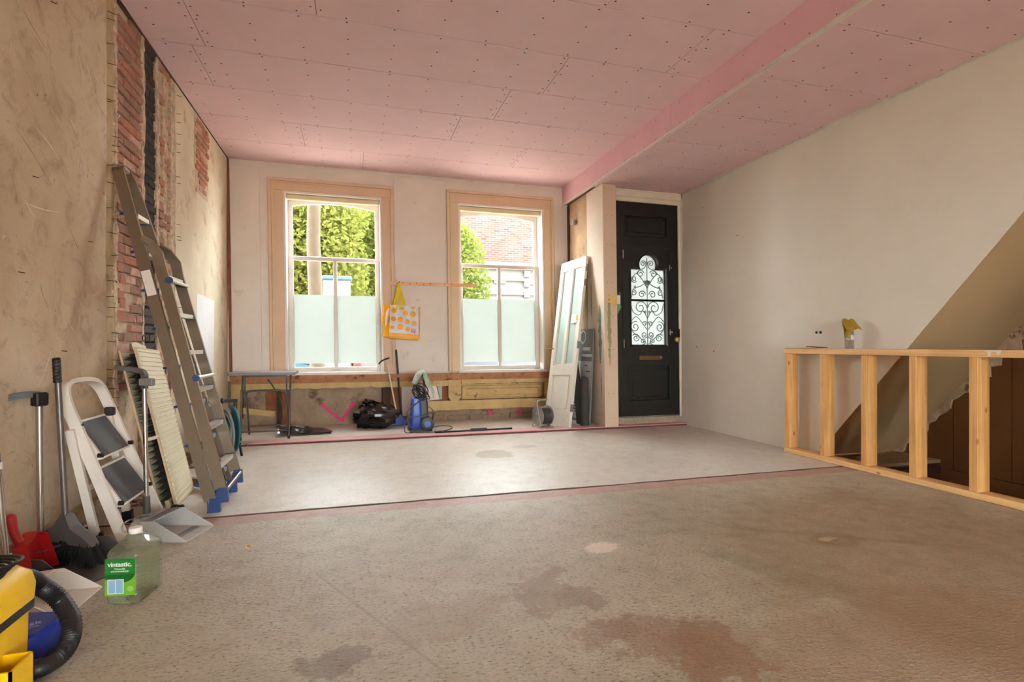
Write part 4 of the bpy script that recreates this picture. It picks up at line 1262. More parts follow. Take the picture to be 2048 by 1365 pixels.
def tree(label, base, h, r, blobs, n, size, seed, lm, name='street_tree', group='trees beyond the street'):
    t = thing(name, label, 'tree', base, group=group)
    rr = random.Random(seed)
    bx, by, bz = base
    pts = [(bx + 0.04 * math.sin(k * 1.1), by, bz + h * k / 7) for k in range(8)]
    MB().tube(pts, [r * (1.1 - 0.05 * k) for k in range(8)], 14).build('trunk', M_bark, t, True)
    for k in range(5):
        a = rr.uniform(0, 6.28); z = bz + h * rr.uniform(0.72, 1.0)
        b = blobs[k % len(blobs)]
        MB().tube(smoothpath([(bx, by, z), ((bx + b[0]) / 2 + 0.2 * math.cos(a), (by + b[1]) / 2, (z + b[2]) / 2 + 0.2), (b[0], b[1], b[2])], 4), [r * 0.5 - r * 0.04 * q for q in range(9)], 7).build('branch', M_bark, t, True)
    crown(blobs, n, size, seed).build('crown', lm, t)
    return t


tree('pale barked street tree standing just outside the left window', (-0.71, 10.5, -0.3), 5.6, 0.135, [(-0.7, 10.6, 6.6, 0.9, 0.9, 0.8), (-1.3, 10.9, 6.0, 0.6, 0.6, 0.5), (0.1, 10.8, 6.1, 0.6, 0.6, 0.5)], 1500, 0.16, 1, M_leaf)
tree('bushy lime green tree filling the view behind the left window', (-1.9, 15.5, -0.3), 3.0, 0.16, [(-2.9, 15.0, 2.6, 1.9, 1.3, 2.9), (-1.0, 15.2, 2.6, 1.4, 1.2, 2.9), (-1.9, 15.6, 4.6, 2.3, 1.3, 1.2)], 34000, 0.135, 2, M_leaf)
tree('yellow green tree whose crown reaches into the right window', (1.9, 17.6, -0.3), 3.2, 0.16, [(1.6, 17.6, 2.8, 1.9, 1.0, 2.9), (3.3, 17.4, 2.7, 1.05, 1.0, 2.3), (2.9, 17.6, 4.4, 0.85, 0.9, 0.9), (1.0, 17.8, 4.8, 1.8, 1.0, 1.1)], 26000, 0.135, 3, M_leaf2)
hg = thing('ivy_hedge', 'tall ivy covered hedge closing the view behind the left window', 'hedge', (-3.2, 19.9, -0.3))
MB().box(-7.6, 1.0, 19.9, 20.3, -0.3, 5.9).build('wall_core', mat('ivy_core', (52, 66, 22), 0.9, var=0.3, vscale=2), hg)
crown([(-6.9 + 1.25 * k, 19.7, z, 0.95, 0.5, 1.0) for k in range(7) for z in (0.5, 1.8, 3.1, 4.4, 5.4)], 26000, 0.20, 9).build('leaves', M_leaf, hg)
# brick house across the street


def brick_facade():
    m, nt, bs = newmat('far_brickwork')
    b = nd(nt, 'ShaderNodeTexBrick', Scale=0.8)
    b.inputs['Color1'].default_value = srgb(44, 27, 23); b.inputs['Color2'].default_value = srgb(80, 55, 47); b.inputs['Mortar'].default_value = srgb(92, 76, 70)
    b.inputs['Brick Width'].default_value = 0.22; b.inputs['Row Height'].default_value = 0.07; b.inputs['Mortar Size'].default_value = 0.010
    nt.links.new(coords(nt, (1, 1, 1), (R(-90), 0, 0), 'World'), b.inputs['Vector'])
    f = ramp(nt, noise(nt, coords(nt, (1.5, 1, 7), kind='World'), 1.2, 6, 0.75), [(0.4, G(0)), (0.62, G(1))])
    nt.links.new(mix(nt, scaled(nt, f, 0.45), b.outputs['Color'], srgb(80, 57, 49)), bs.inputs['Base Color'])
    bs.inputs['Roughness'].default_value = 0.95
    return m


hs = thing('brick_house', 'pinkish brick house with a white ground floor across the street', 'building', (7.0, 21.0, -0.3))
MB().box(1.5, 14.0, 21.0, 27.0, 4.35, 8.0).build('brick_wall', brick_facade(), hs)
M_stucco = mat('white_stucco', (80, 79, 76), 0.8, var=0.04)
MB().box(1.5, 14.0, 20.9, 27.0, -0.3, 4.12).build('ground_floor', M_stucco, hs)
MB().box(1.4, 14.1, 20.75, 21.05, 4.10, 4.36).build('cornice', mat('grey_cornice', (84, 88, 88), 0.8), hs)
M_far = mat('far_window', (84, 88, 90), 0.3)
for k, xx in enumerate((5.35, 6.75)):
    wn_ = MB().box(xx, xx + 0.5, 20.80, 20.92, 2.62, 2.80).build('stone_sill', mat('grey_sill', (112, 108, 102), 0.8), hs)
    MB().box(xx, xx + 0.5, 20.84, 20.91, 3.5, 3.62).build('lintel', M_stucco, hs)
MB().box(4.2, 9.5, 20.82, 20.92, 3.05, 3.12).build('string_course', M_stucco, hs)
MB().box(4.2, 9.5, 20.82, 20.92, 3.62, 3.68).build('string_course', M_stucco, hs)
MB().box(3.9, 4.9, 20.86, 20.91, 2.45, 3.2).build('window', M_far, hs)
for k in range(4):
    MB().box(6.62, 6.85, 20.78, 20.93, 2.55 + 0.42 * k, 2.78 + 0.42 * k).build('quoin', mat('dark_quoin', (96, 98, 100), 0.8), hs)
# grey cabinet with a blue lid behind the trunk
cb = thing('street_cabinet', 'pale grey street cabinet with a blue lid beside the tree trunk', 'cabinet', (-0.35, 11.3, -0.3))
MB().bbox(-0.62, -0.1, 11.3, 11.7, -0.3, 2.32, 0.02).build('body', mat('cabinet_grey', (98, 104, 108), 0.6), cb)
MB().bbox(-0.65, -0.07, 11.27, 11.73, 2.32, 2.40, 0.02).build('lid', mat('cabinet_blue', (50, 86, 120), 0.5), cb)


# parked cars, only their roofs and windows show under the film
def car(label, x, y, rgb, L_=3.9):
    c = thing('parked_car', label, 'car', (x, y, -0.3), group='cars parked along the street')
    prof = [(-L_ / 2, 0.25), (L_ / 2, 0.25), (L_ / 2, 0.62), (L_ / 2 - 0.25, 0.78), (L_ / 2 - 1.05, 0.86), (L_ / 2 - 1.55, 1.38), (-L_ / 2 + 0.75, 1.42), (-L_ / 2 + 0.1, 0.90), (-L_ / 2, 0.85)]
    MB().prism([(x + a, -0.3 + b) for a, b in prof], y, y + 1.6, 'y').build('body', mat('car_%d' % rgb[0], rgb, 0.3), c)
    for (a, b_) in ((-L_ / 2 + 0.65, -0.15), (-0.05, L_ / 2 - 1.25)):
        MB().prism([(x + a, 0.62), (x + b_, 0.62), (x + b_ - (0.3 if a > -0.5 else 0), 1.03), (x + a + (0.0 if a > -0.5 else 0.25), 1.05)], y - 0.01, y + 0.02, 'y').build('side_window', M_far, c)
    for a in (-L_ / 2 + 0.75, L_ / 2 - 0.75):
        MB().lathe([(0.0, -0.05), (0.2, -0.05), (0.31, -0.04), (0.31, 0.12), (0, 0.12)], (x + a, y + 0.02, 0.01), 18, 'y').build('wheel', mat('tyre', (30, 30, 32), 0.8), c)
    return c


car('blue parked car glimpsed under the film of the left window', -2.3, 12.2, (40, 70, 110))
car('red parked car glimpsed under the film of the left window', 1.15, 12.2, (120, 40, 36), 2.4)
car('dark grey parked car glimpsed under the film of the right window', 4.4, 12.6, (58, 62, 70))
bk = thing('bicycle', 'bicycle with a dark wheel parked across the street', 'bicycle', (4.25, 15.2, -0.3))
for dx in (0.0, 1.05):
    MB().tube([(4.25 + dx + 0.34 * math.cos(a * 0.314), 15.2, 0.05 + 0.34 + 0.34 * math.sin(a * 0.314)) for a in range(20)], 0.03, 6, closed=True).build('wheel', mat('tyre', (30, 30, 32), 0.8), bk)
MB().tube([(4.25, 15.2, 0.39), (4.6, 15.2, 0.85), (5.2, 15.2, 0.85), (4.75, 15.2, 0.35), (4.6, 15.2, 0.85)], 0.02, 6).build('frame', M_chrome, bk)
MB().tube([(5.3, 15.2, 0.39), (5.15, 15.2, 1.0), (5.05, 15.2, 1.05)], 0.018, 6).build('fork', M_chrome, bk)

# ================================================================== things along the left wall
M_alu = mat('brushed_aluminium', (132, 118, 100), 0.38, metal=0.8, var=0.05, vscale=12)
M_alu2 = mat('bright_aluminium', (214, 208, 196), 0.35, metal=0.6, var=0.04)
M_bluepl = mat('blue_plastic', (36, 62, 112), 0.45, var=0.05)
M_blackpl = mat('black_plastic', (26, 25, 25), 0.45, var=0.06)
M_darkgrey = mat('dark_grey_plastic', (70, 68, 66), 0.45, var=0.05)
M_midgrey = mat('mid_grey_plastic', (120, 116, 112), 0.5, var=0.04)
M_lightgrey = mat('light_grey_plastic', (178, 174, 168), 0.5, var=0.03)
M_whitepl = mat('white_plastic', (226, 218, 208), 0.45, var=0.03)
M_steel = mat('chrome_tube', (190, 184, 176), 0.22, metal=0.9)
M_whiteenamel = mat('white_enamel', (228, 218, 206), 0.38, var=0.03, coat=0.2)

# ---------------- aluminium ladder: a long and a short section folded together, leaning on the wall
ld = thing('ladder', 'tall aluminium folding ladder with blue feet leaning on the stripped wall', 'ladder', (-0.80, 3.80, 0.0))
NRM = Vector((1, 0, 0.282)).normalized()


def L1(y, z): return Vector((-0.815 - 0.2755 * z, y, z))


def L2(y, z): return Vector((-0.738 - 0.278 * z, y, z))


def pl(y, z, sec): return (L1 if sec == 1 else L2)(y, z)


def railpath(sec, pts): return [pl(y, z, sec) for y, z in pts]


r1 = railpath(1, [(3.572, 0.075), (3.645, 0.75), (3.715, 1.42), (3.765, 1.90), (3.785, 2.06), (3.81, 2.085)])
r3 = railpath(1, [(4.03, 0.075), (4.02, 0.9), (4.01, 1.72), (3.99, 1.92), (3.955, 2.04), (3.91, 2.085)])
for r_ in (r1, r3):
    sweep(MB(), r_, 0.022, 0.062, NRM).build('rail', M_alu, ld)
sweep(MB(), [r1[-1], (r1[-1] + r3[-1]) / 2 + Vector((0, 0, 0.006)), r3[-1]], 0.02, 0.05, NRM).build('top_bow', M_alu2, ld)
r2 = railpath(2, [(3.565, 0.14), (3.66, 0.75), (3.745, 1.36), (3.755, 1.48)]) + [Vector((-1.165, 3.752, 1.56)), Vector((-1.205, 3.745, 1.615)), Vector((-1.25, 3.735, 1.64))]
r4 = railpath(2, [(3.985, 0.155), (4.03, 0.75), (4.075, 1.36), (4.082, 1.46)]) + [Vector((-1.158, 4.08, 1.55)), Vector((-1.20, 4.06, 1.61)), Vector((-1.25, 4.03, 1.64))]
for r_ in (r2, r4):
    sweep(MB(), r_, 0.022, 0.062, NRM).build('rail', M_alu, ld)


def lerp_y(path, z):
    for a, b in zip(path, path[1:]):
        if a.z <= z <= b.z: return a.y + (b.y - a.y) * (z - a.z) / (b.z - a.z)
    return path[-1].y


for k in range(8):
    z = 0.17 + 0.232 * k
    a, b = L1(lerp_y(r1, z), z), L1(lerp_y(r3, z), z)
    o = MB().bar(a, b, 0.058, 0.026, (0, 0, 1)).build('rung', M_alu2, ld)
    for p, s in ((a, 1), (b, -1)):
        MB().bar(p + Vector((0.0, 0.012 * s, 0)), p + Vector((0, 0.030 * s, 0)), 0.064, 0.031, (0, 0, 1)).build('rung_clip', M_bluepl, o)
        MB().bar(p + Vector((-0.030, -0.012 * s, 0)), p + Vector((-0.050, -0.013 * s, -0.004)), 0.014, 0.018, (0, 0, 1), 0.004, 0.012).build('rung_peg', M_bluepl, o)
for k in range(6):
    z = 0.26 + 0.232 * k
    a, b = L2(lerp_y(r2, z), z), L2(lerp_y(r4, z), z)
    o = MB().bar(a, b, 0.05, 0.026, (0, 0, 1)).build('rung', M_alu2, ld)
    MB().bar(b - Vector((0, 0.034, 0)), b - Vector((0, 0.016, 0)), 0.055, 0.03, (0, 0, 1)).build('rung_clip', M_bluepl, o)
for z in (0.80, 1.40):
    a, b = L2(lerp_y(r2, z) - 0.014, z) + Vector((0.03, 0, 0)), L2(lerp_y(r4, z) + 0.014, z) + Vector((0.03, 0, 0))
    o = MB().tube([a, b], 0.012, 10).build('spreader_rod', M_alu2, ld, 40)
    MB().tube([a - Vector((0, 0.004, 0)), a + Vector((0, 0.006, 0))], 0.021, 14).build('rod_cap', M_bluepl, o, 40)


def foot(c, d, mtl, s=1.0):
    """ribbed shoe under a rail"""
    m = MB(); c = Vector(c)
    m.add([c + Vector((x * 0.034 * s, y * 0.018 * s, z)) for z, x, y in ((0.0, -1.25, -1.2), (0.0, 1.25, -1.2), (0.0, 1.25, 1.2), (0.0, -1.25, 1.2), (0.085, -0.75, -1.05), (0.085, 1.05, -1.05), (0.085, 1.05, 1.05), (0.085, -0.75, 1.05))],
          [(0, 3, 2, 1), (4, 5, 6, 7), (0, 1, 5, 4), (1, 2, 6, 5), (2, 3, 7, 6), (3, 0, 4, 7)])
    for k in range(5):
        x = -0.036 + 0.018 * k
        m.box(c.x + x * s - 0.003, c.x + x * s + 0.003, c.y - 0.024 * s, c.y - 0.020 * s, c.z + 0.004, c.z + 0.07)
    return m.build('foot', mtl, ld)


foot((-0.812, 3.572, 0.0), 1, M_bluepl, 0.86); foot((-0.812, 4.03, 0.0), 1, M_bluepl, 0.86)
foot((-0.765, 3.558, 0.062), 1, M_bluepl, 0.8); foot((-0.765, 3.98, 0.075), 1, M_bluepl, 0.8)
MB().tube([(-0.745, 3.58, 0.13), (-0.745, 3.985, 0.145)], 0.011, 10).build('stabiliser_tube', M_alu, ld, 40)
MB().bar((-0.85, 4.0, 0.05), (-1.22, 4.33, 0.04), 0.03, 0.055, (0, 0, 1)).build('stabiliser_bar', M_alu, ld)
MB().bar((-0.875, 3.93, 0.012), (-0.86, 4.02, 0.05), 0.05, 0.035, (0, 0, 1)).build('stabiliser_cap', M_bluepl, ld)
MB().bar((-0.91, 4.075, 0.60), (-0.78, 4.0, 0.20), 0.008, 0.034, (0, 1, 0)).build('stay_arm', M_blackpl, ld)
MB().bar((-0.86, 3.68, 0.45), (-0.78, 3.72, 0.16), 0.008, 0.034, (0, 1, 0)).build('stay_arm', M_blackpl, ld)
for p in ((-0.885, 4.09, 0.615), (-0.90, 4.03, 0.60)):
    MB().tube([p, (p[0] + 0.012, p[1], p[2] + 0.003)], 0.019, 12).build('stay_bolt', M_blackpl, ld)
MB().bar(L1(3.70, 1.30) + Vector((0, -0.0125, 0)), L1(3.716, 1.45) + Vector((0, -0.0125, 0)), 0.002, 0.05, NRM).build('sticker', M_whitepl, ld)
sweep(MB(), [L1(3.73, 1.62) + Vector((0.03, 0, 0)), L1(3.74, 1.60) + Vector((0.08, 0.01, 0)), L1(3.76, 1.42) + Vector((0.075, 0.02, 0)), L1(3.78, 1.30) + Vector((0.06, 0.1, 0))], 0.012, 0.012, NRM).build('hook', M_steel, ld)

# ---------------- folded white step stool ladder
sl = thing('step_ladder', 'folded white two-step ladder with dark rubber treads leaning on the wall', 'ladder', (-1.13, 3.35, 0.0))


def S(y, z, off=0.0): return Vector((-1.105 - 0.275 * z + off, y, z))


NS = Vector((1, 0, 0.275)).normalized()
arch = smoothpath([S(3.105, 0.03), S(3.065, 0.30), S(3.02, 0.60), S(2.998, 0.735), S(3.03, 0.805), S(3.11, 0.822), S(3.27, 0.818), S(3.36, 0.788), S(3.405, 0.705), S(3.46, 0.48), S(3.545, 0.20), S(3.60, 0.02)], 5)
sweep(MB(), arch, 0.022, 0.048, NS).build('front_frame', M_whiteenamel, sl)
for (a, b) in (((2.995, 0.60), (3.125, 0.0)), ((3.40, 0.64), (3.50, 0.0))):
    top = Vector((-1.29, a[0], a[1])); bot = Vector((-1.235, b[0], b[1] + 0.04))
    lg = MB().bar(top, bot, 0.024, 0.035, NS).build('rear_leg', M_whiteenamel, sl)
    MB().bar(bot + Vector((0, 0, 0.03)), bot + Vector((0.004, 0.004, -0.04)), 0.034, 0.046, NS).build('foot', M_blackpl, lg)
MB().bar((-1.262, 3.06, 0.30), (-1.262, 3.45, 0.30), 0.02, 0.03, (0, 0, 1)).build('rear_brace', M_whiteenamel, sl)
for (ya, yb, yc, yd, z0, z1) in ((3.005, 3.375, 3.035, 3.42, 0.445, 0.635), (3.05, 3.44, 3.08, 3.49, 0.195, 0.395)):
    o0, o1 = 0.045, -0.005
    m = MB()
    q = [S(yc + 0.03, z0, o0), S(yd - 0.03, z0, o0), S(yb - 0.03, z1, o1), S(ya + 0.035, z1, o1)]
    m.add([p for p in q] + [p - NS * 0.03 for p in q], [(0, 1, 2, 3), (7, 6, 5, 4), (0, 4, 5, 1), (1, 5, 6, 2), (2, 6, 7, 3), (3, 7, 4, 0)])
    stp = m.build('step', M_whiteenamel, sl)
    c = sum(q, Vector()) / 4
    q2 = [c + (p - c) * 0.90 + NS * 0.0035 for p in q]
    MB().add(q2 + [p - NS * 0.006 for p in q2], [(0, 1, 2, 3), (7, 6, 5, 4), (0, 4, 5, 1), (1, 5, 6, 2), (2, 6, 7, 3), (3, 7, 4, 0)]).build('tread_mat', mat('rubber_tread', (62, 62, 62), 0.55, var=0.12, vscale=14), stp)
    for (yy) in (yc + 0.012, yd - 0.012):
        MB().tube([S(yy, z0 + 0.02, o0 - 0.01), S(yy, z0 + 0.02, o0 + 0.012)], 0.011, 10).build('pivot', M_blackpl, stp)
MB().bbox(-1.30, -1.255, 3.375, 3.405, 0.62, 0.665, 0.004).build('clip', M_blackpl, sl)
for (yy, zz) in ((3.018, 0.62), (3.095, 0.19)):
    MB().tube([S(yy, zz, 0.02), S(yy, zz, 0.03)], 0.006, 8).build('rivet', M_darkgrey, sl)

# ---------------- old panel radiator standing on end
rd = thing('radiator', 'cream ribbed panel radiator with dark convector fins standing on end at the wall', 'radiator', (-1.15, 3.95, 0.0))
RA, RB, RC_, RD_ = Vector((-1.058, 3.745, 0.0)), Vector((-1.066, 4.135, 0.015)), Vector((-1.312, 4.255, 0.958)), Vector((-1.316, 3.852, 0.985))


def RP(u, v): return (RA * (1 - u) + RB * u) * (1 - v) + (RD_ * (1 - u) + RC_ * u) * v


NR = (RB - RA).cross(RD_ - RA).normalized()
if NR.x < 0: NR = -NR
M_radc = mat('radiator_cream', (232, 220, 190), 0.4, var=0.04, vscale=5)
M_radedge = mat('radiator_edge', (204, 176, 142), 0.5, var=0.1)
M_fin = mat('convector_fin', (110, 102, 86), 0.5, metal=0.3, var=0.15)
NRB = 33


def front(u, v):
    k = v * NRB; ph = k - math.floor(k)
    h = 0.007 * (1 if 0.18 < ph < 0.82 else 0) * (1 if 0.04 < u < 0.96 else 0)
    return RP(u, v) + NR * h


vs_ = []
for k in range(NRB):
    for ph in (0.0, 0.17, 0.24, 0.76, 0.83): vs_.append((k + ph + 0.001) / NRB)
vs_.append(1.0)
us_ = [0, 0.038, 0.055, 0.945, 0.962, 1.0]
m = MB(); V = []; F = []
for v in vs_:
    for u in us_: V.append(front(u, min(v, 1)))
w = len(us_)
for j in range(len(vs_) - 1):
    for i in range(w - 1): F.append((j * w + i, j * w + i + 1, (j + 1) * w + i + 1, (j + 1) * w + i))
m.add(V, F).build('front_panel', M_radc, rd)
for dep, nm in ((0.0, 'panel_edge'), (-0.083, 'panel_edge')):
    for ua, va, ub, vb in ((0, 0, 0, 1), (1, 0, 1, 1), (0, 1, 1, 1), (0, 0, 1, 0)):
        MB().bar(RP(ua, va) + NR * (dep - 0.004), RP(ub, vb) + NR * (dep - 0.004), 0.012, 0.012, NR).build(nm, M_radedge, rd)
m = MB(); bk_ = [RP(u, v) - NR * 0.085 for u, v in ((0, 0), (1, 0), (1, 1), (0, 1))]
m.add(bk_ + [p - NR * 0.008 for p in bk_], [(0, 1, 2, 3), (7, 6, 5, 4), (0, 4, 5, 1), (1, 5, 6, 2), (2, 6, 7, 3), (3, 7, 4, 0)])
m.build('back_panel', M_radc, rd)
NF = 25
for k in range(NF):
    v0 = 0.03 + 0.94 * k / NF; dv = 0.94 / NF
    path = [(-0.012, 0.10), (-0.040, 0.12), (-0.048, 0.30), (-0.040, 0.50), (-0.054, 0.62), (-0.074, 0.68), (-0.082, 0.80)]
    m = MB()
    for side in (0, 1):
        pth = path if side == 0 else [(d, 1.06 - t) for d, t in path]
        pth = [(d, v0 + dv * min(0.98, max(0.02, t))) for d, t in pth]
        for (d0, t0), (d1, t1) in zip(pth, pth[1:]):
            m.add([RP(0.015, t0) + NR * d0, RP(0.97, t0) + NR * d0, RP(0.97, t1) + NR * d1, RP(0.015, t1) + NR * d1], [(0, 1, 2, 3)])
    m.build('convector_fin', M_fin, rd)
MB().bar(RP(0, 0.44) + NR * 0.002, RP(0, 0.44) - NR * 0.085, 0.012, 0.02, (0, 0, 1)).build('bracket', M_radc, rd)
MB().bar(RP(0.1, 1.0) - NR * 0.02 + Vector((0, 0, 0.015)), RP(0.8, 1.0) - NR * 0.06 + Vector((0, 0, 0.02)), 0.05, 0.022, NR).build('header_pipe', M_radc, rd)
MB().bar(RP(0.02, 0.0) - NR * 0.05 + Vector((0, 0, 0.02)), RP(0.5, 0.0) - NR * 0.05 + Vector((0, 0, 0.02)), 0.07, 0.025, NR).build('header_pipe', M_radc, rd)
MB().tube([RP(0.12, 0.0) - NR * 0.05 + Vector((0, 0, 0.01)), RP(0.12, 0.0) - NR * 0.05 + Vector((0, 0, 0.04))], 0.014, 8).build('connector', M_brassd, rd)

# ---------------- brooms and long-handled dustpans


def lobby_pan(t, w, d, h, hood, m_pan, m_hood=None, th=0.005):
    """dustpan in local frame: opening towards +x, back at x=0, width along y"""
    pan = MB()
    pan.box(0.0, d, -w / 2, w / 2, 0.001, 0.001 + th)
    pan.prism([(0, 0.0), (d, 0.0), (d, 0.008), (d * 0.45, h), (0.02, h * 0.92), (0, h * 0.5)], -w / 2 - th, -w / 2, 'y')
    pan.prism([(0, 0.0), (d, 0.0), (d, 0.008), (d * 0.45, h), (0.02, h * 0.92), (0, h * 0.5)], w / 2, w / 2 + th, 'y')
    pan.box(-th, 0.0, -w / 2, w / 2, 0.0, h * 0.7)
    p = pan.build('pan', m_pan, t)
    hd = MB().add([(-th, -w / 2, h * 0.6), (-th, w / 2, h * 0.6), (0.02, w / 2, h * 0.94), (0.02, -w / 2, h * 0.94), (d * hood, -w / 2, h), (d * hood, w / 2, h),
                   (-th, -w / 2, h * 0.6 - th), (-th, w / 2, h * 0.6 - th), (0.02, w / 2, h * 0.94 - th), (0.02, -w / 2, h * 0.94 - th), (d * hood, -w / 2, h - th), (d * hood, w / 2, h - th)],
                  [(0, 1, 2, 3), (3, 2, 5, 4), (6, 9, 8, 7), (9, 10, 11, 8), (4, 5, 11, 10), (0, 3, 9, 6), (3, 4, 10, 9), (1, 7, 8, 2), (2, 8, 11, 5)])
    hd.build('hood', m_hood or m_pan, p)
    return p


# light grey one in front of the radiator
gp = thing('dustpan', 'light grey long-handled dustpan with open mouth in front of the radiator', 'dustpan', (-1.075, 3.265, 0.0), R(-17), w=False)
pn = lobby_pan(gp, 0.235, 0.30, 0.105, 0.42, M_lightgrey)
for k in range(4):
    MB().box(0.075 + 0.012 * k, 0.081 + 0.012 * k, -0.117, 0.117, 0.1045 - 0.002 + 0.0006 * k, 0.1063).build('hood_stripe', M_midgrey, pn)
for k in range(3):
    MB().box(0.20 + 0.015 * k, 0.206 + 0.015 * k, -0.10, 0.10, 0.006, 0.0085).build('floor_rib', M_midgrey, pn)
MB().bbox(-0.01, 0.05, -0.03, 0.03, 0.06, 0.11, 0.006).build('socket', M_midgrey, gp)
MB().tube([(0.015, 0.0, 0.10), (0.012, 0.0, 0.20)], 0.016, 12).build('socket_sleeve', M_darkgrey, gp, 40)
MB().tube([(0.012, 0.0, 0.18), (0.0, 0.0, 0.80)], 0.0115, 12).build('pole', M_steel, gp, 40)
sweep(MB(), smoothpath([(0.0, 0.0, 0.77), (0.0, 0.0, 0.845), (-0.03, -0.01, 0.868), (-0.12, -0.05, 0.885)], 5), 0.022, 0.030, (0, 1, 0)).build('grip', M_darkgrey, gp)
MB().bbox(-0.02, 0.05, -0.016, 0.016, 0.785, 0.825, 0.004).build('pole_clip', M_midgrey, gp)

# dark one with the broom standing in it
dp = thing('dustpan', 'dark grey long-handled dustpan with a black hooked grip below the broom', 'dustpan', (-1.325, 2.905, 0.0), R(-31), w=False)
lobby_pan(dp, 0.28, 0.36, 0.10, 0.14, mat('charcoal_plastic', (98, 96, 94), 0.35, var=0.05))
MB().tube([(0.01, -0.045, 0.07), (0.0, -0.045, 0.76)], 0.0135, 12).build('pole', M_steel, dp, 40)
MB().bbox(-0.02, 0.025, -0.07, -0.02, 0.73, 0.79, 0.005).build('grip_socket', M_blackpl, dp)
sweep(MB(), smoothpath([(0.0, -0.045, 0.78), (-0.02, -0.085, 0.783), (-0.05, -0.135, 0.772), (-0.06, -0.150, 0.755)], 5), 0.022, 0.026, (0, 0, 1)).build('grip', M_blackpl, dp)
br = thing('broom', 'broom with grey plastic head, black bristles and dark upright handle', 'broom', (-1.235, 2.92, 0.0))
MB().tube([(-1.262, 2.895, 0.20), (-1.295, 2.90, 0.86)], 0.0125, 12).build('handle', mat('grey_broom_handle', (104, 98, 92), 0.35, metal=0.5), br, 40)
gg = MB(); gpts = []; grad = []
for i in range(24):
    t = i / 23; gpts.append((-1.295 - 0.005 * t, 2.90, 0.83 + 0.115 * t)); grad.append(0.0165 if i % 3 else 0.0145)
grad[-1] = 0.008
gg.tube(gpts, grad, 12).build('grip', M_blackpl, br, 40)
a, b = Vector((-1.375, 2.985, 0.135)), Vector((-1.115, 2.80, 0.115))
dirv = (b - a).normalized(); sd = Vector((-dirv.y, dirv.x, 0)).normalized()
m = MB()
prof = [(0.0, 0.13, 0.02), (0.10, 0.155, 0.024), (0.30, 0.19, 0.026), (0.40, 0.245, 0.02), (0.50, 0.235, 0.02), (0.62, 0.185, 0.026), (0.9, 0.15, 0.024), (1.0, 0.128, 0.02)]
V = []
for t, zt, ww in prof:
    c = a + (b - a) * t
    for s_, z in ((-1, 0.105), (-1, zt - 0.008), (-0.5, zt), (0.5, zt), (1, zt - 0.008), (1, 0.105)):
        q = c + sd * (s_ * ww); V.append((q.x, q.y, z))
F = []
for j in range(len(prof) - 1):
    for i in range(6): F.append((j * 6 + i, j * 6 + (i + 1) % 6, (j + 1) * 6 + (i + 1) % 6, (j + 1) * 6 + i))
F += [(0, 1, 2, 3, 4, 5), tuple(6 * 7 + i for i in (5, 4, 3, 2, 1, 0))]
m.add(V, F).build('broom_head', mat('broom_head_grey', (96, 92, 90), 0.4), br, 30)
m = MB(); rr = random.Random(4)
for i in range(420):
    t = rr.random(); s_ = rr.uniform(-1, 1) * 0.024
    c = a + (b - a) * t + sd * s_
    e = c + sd * (s_ * 0.5 + rr.uniform(-0.01, 0.01)) + dirv * ((t - 0.5) * 0.06 + rr.uniform(-0.012, 0.012))
    m.tube([(c.x, c.y, 0.115), (e.x, e.y, 0.018 + rr.uniform(0, 0.012))], [0.0035, 0.002], 3, cap=False)
tag(m.build('bristles', mat('black_bristle', (22, 21, 21), 0.7), br), kind='stuff')

# white one in the foreground with its chrome pole
wp = thing('dustpan', 'white long-handled dustpan with chrome pole behind the yellow vacuum cleaner', 'dustpan', (-1.255, 2.46, 0.0), R(-3), w=False)
lobby_pan(wp, 0.27, 0.245, 0.095, 0.35, M_whitepl)
MB().bbox(-0.03, 0.045, -0.03, 0.03, 0.05, 0.115, 0.006).build('socket', M_whitepl, wp)
MB().tube([(0.005, 0.0, 0.11), (-0.008, 0.0, 0.21)], 0.02, 12).build('socket_sleeve', M_whitepl, wp, 40)
MB().tube([(-0.006, 0.0, 0.18), (-0.06, -0.005, 0.90)], 0.013, 12).build('pole', M_steel, wp, 40)
MB().tube([(-0.034, -0.003, 0.535), (-0.036, -0.003, 0.56)], 0.019, 12).build('pole_clip', M_whitepl, wp, 40)
pz = thing('mop_pole', 'thin chrome mop pole at the left edge of the picture', 'pole', (-1.235, 2.30, 0.0))
MB().tube([(-1.235, 2.30, 0.02), (-1.30, 2.315, 0.95)], 0.010, 10).build('tube', M_steel, pz, 40)
MB().tube([(-1.235, 2.30, 0.0), (-1.236, 2.30, 0.09)], 0.013, 10).build('end_sleeve', M_whitepl, pz, 40)
# red hand dustpan leaning on the wall
M_red = mat('red_plastic', (168, 22, 28), 0.4, var=0.05)
rp = thing('hand_dustpan', 'red hand dustpan standing upright against the old wall', 'dustpan', (-1.36, 2.72, 0.0))
m = MB()
V = []
for (y, z, x) in ((2.66, 0.02, -1.31), (2.86, 0.015, -1.31), (2.84, 0.17, -1.345), (2.79, 0.195, -1.355), (2.735, 0.175, -1.35), (2.69, 0.165, -1.345)):
    V.append((x, y, z))
n_ = len(V)
V2 = [(x - 0.012, y, z) for x, y, z in V]
m.add(V + V2, [tuple(range(n_)), tuple(range(2 * n_ - 1, n_ - 1, -1))] + [(i, i + n_, (i + 1) % n_ + n_, (i + 1) % n_) for i in range(n_)])
for i in (1, 2, 3, 4, 5):
    p, q = Vector(V[i]), Vector(V[(i + 1) % n_])
    m.bar(p + Vector((0.018, 0, 0)), q + Vector((0.018, 0, 0)), 0.005, 0.045, (1, 0, 0))
m.build('scoop', M_red, rp)
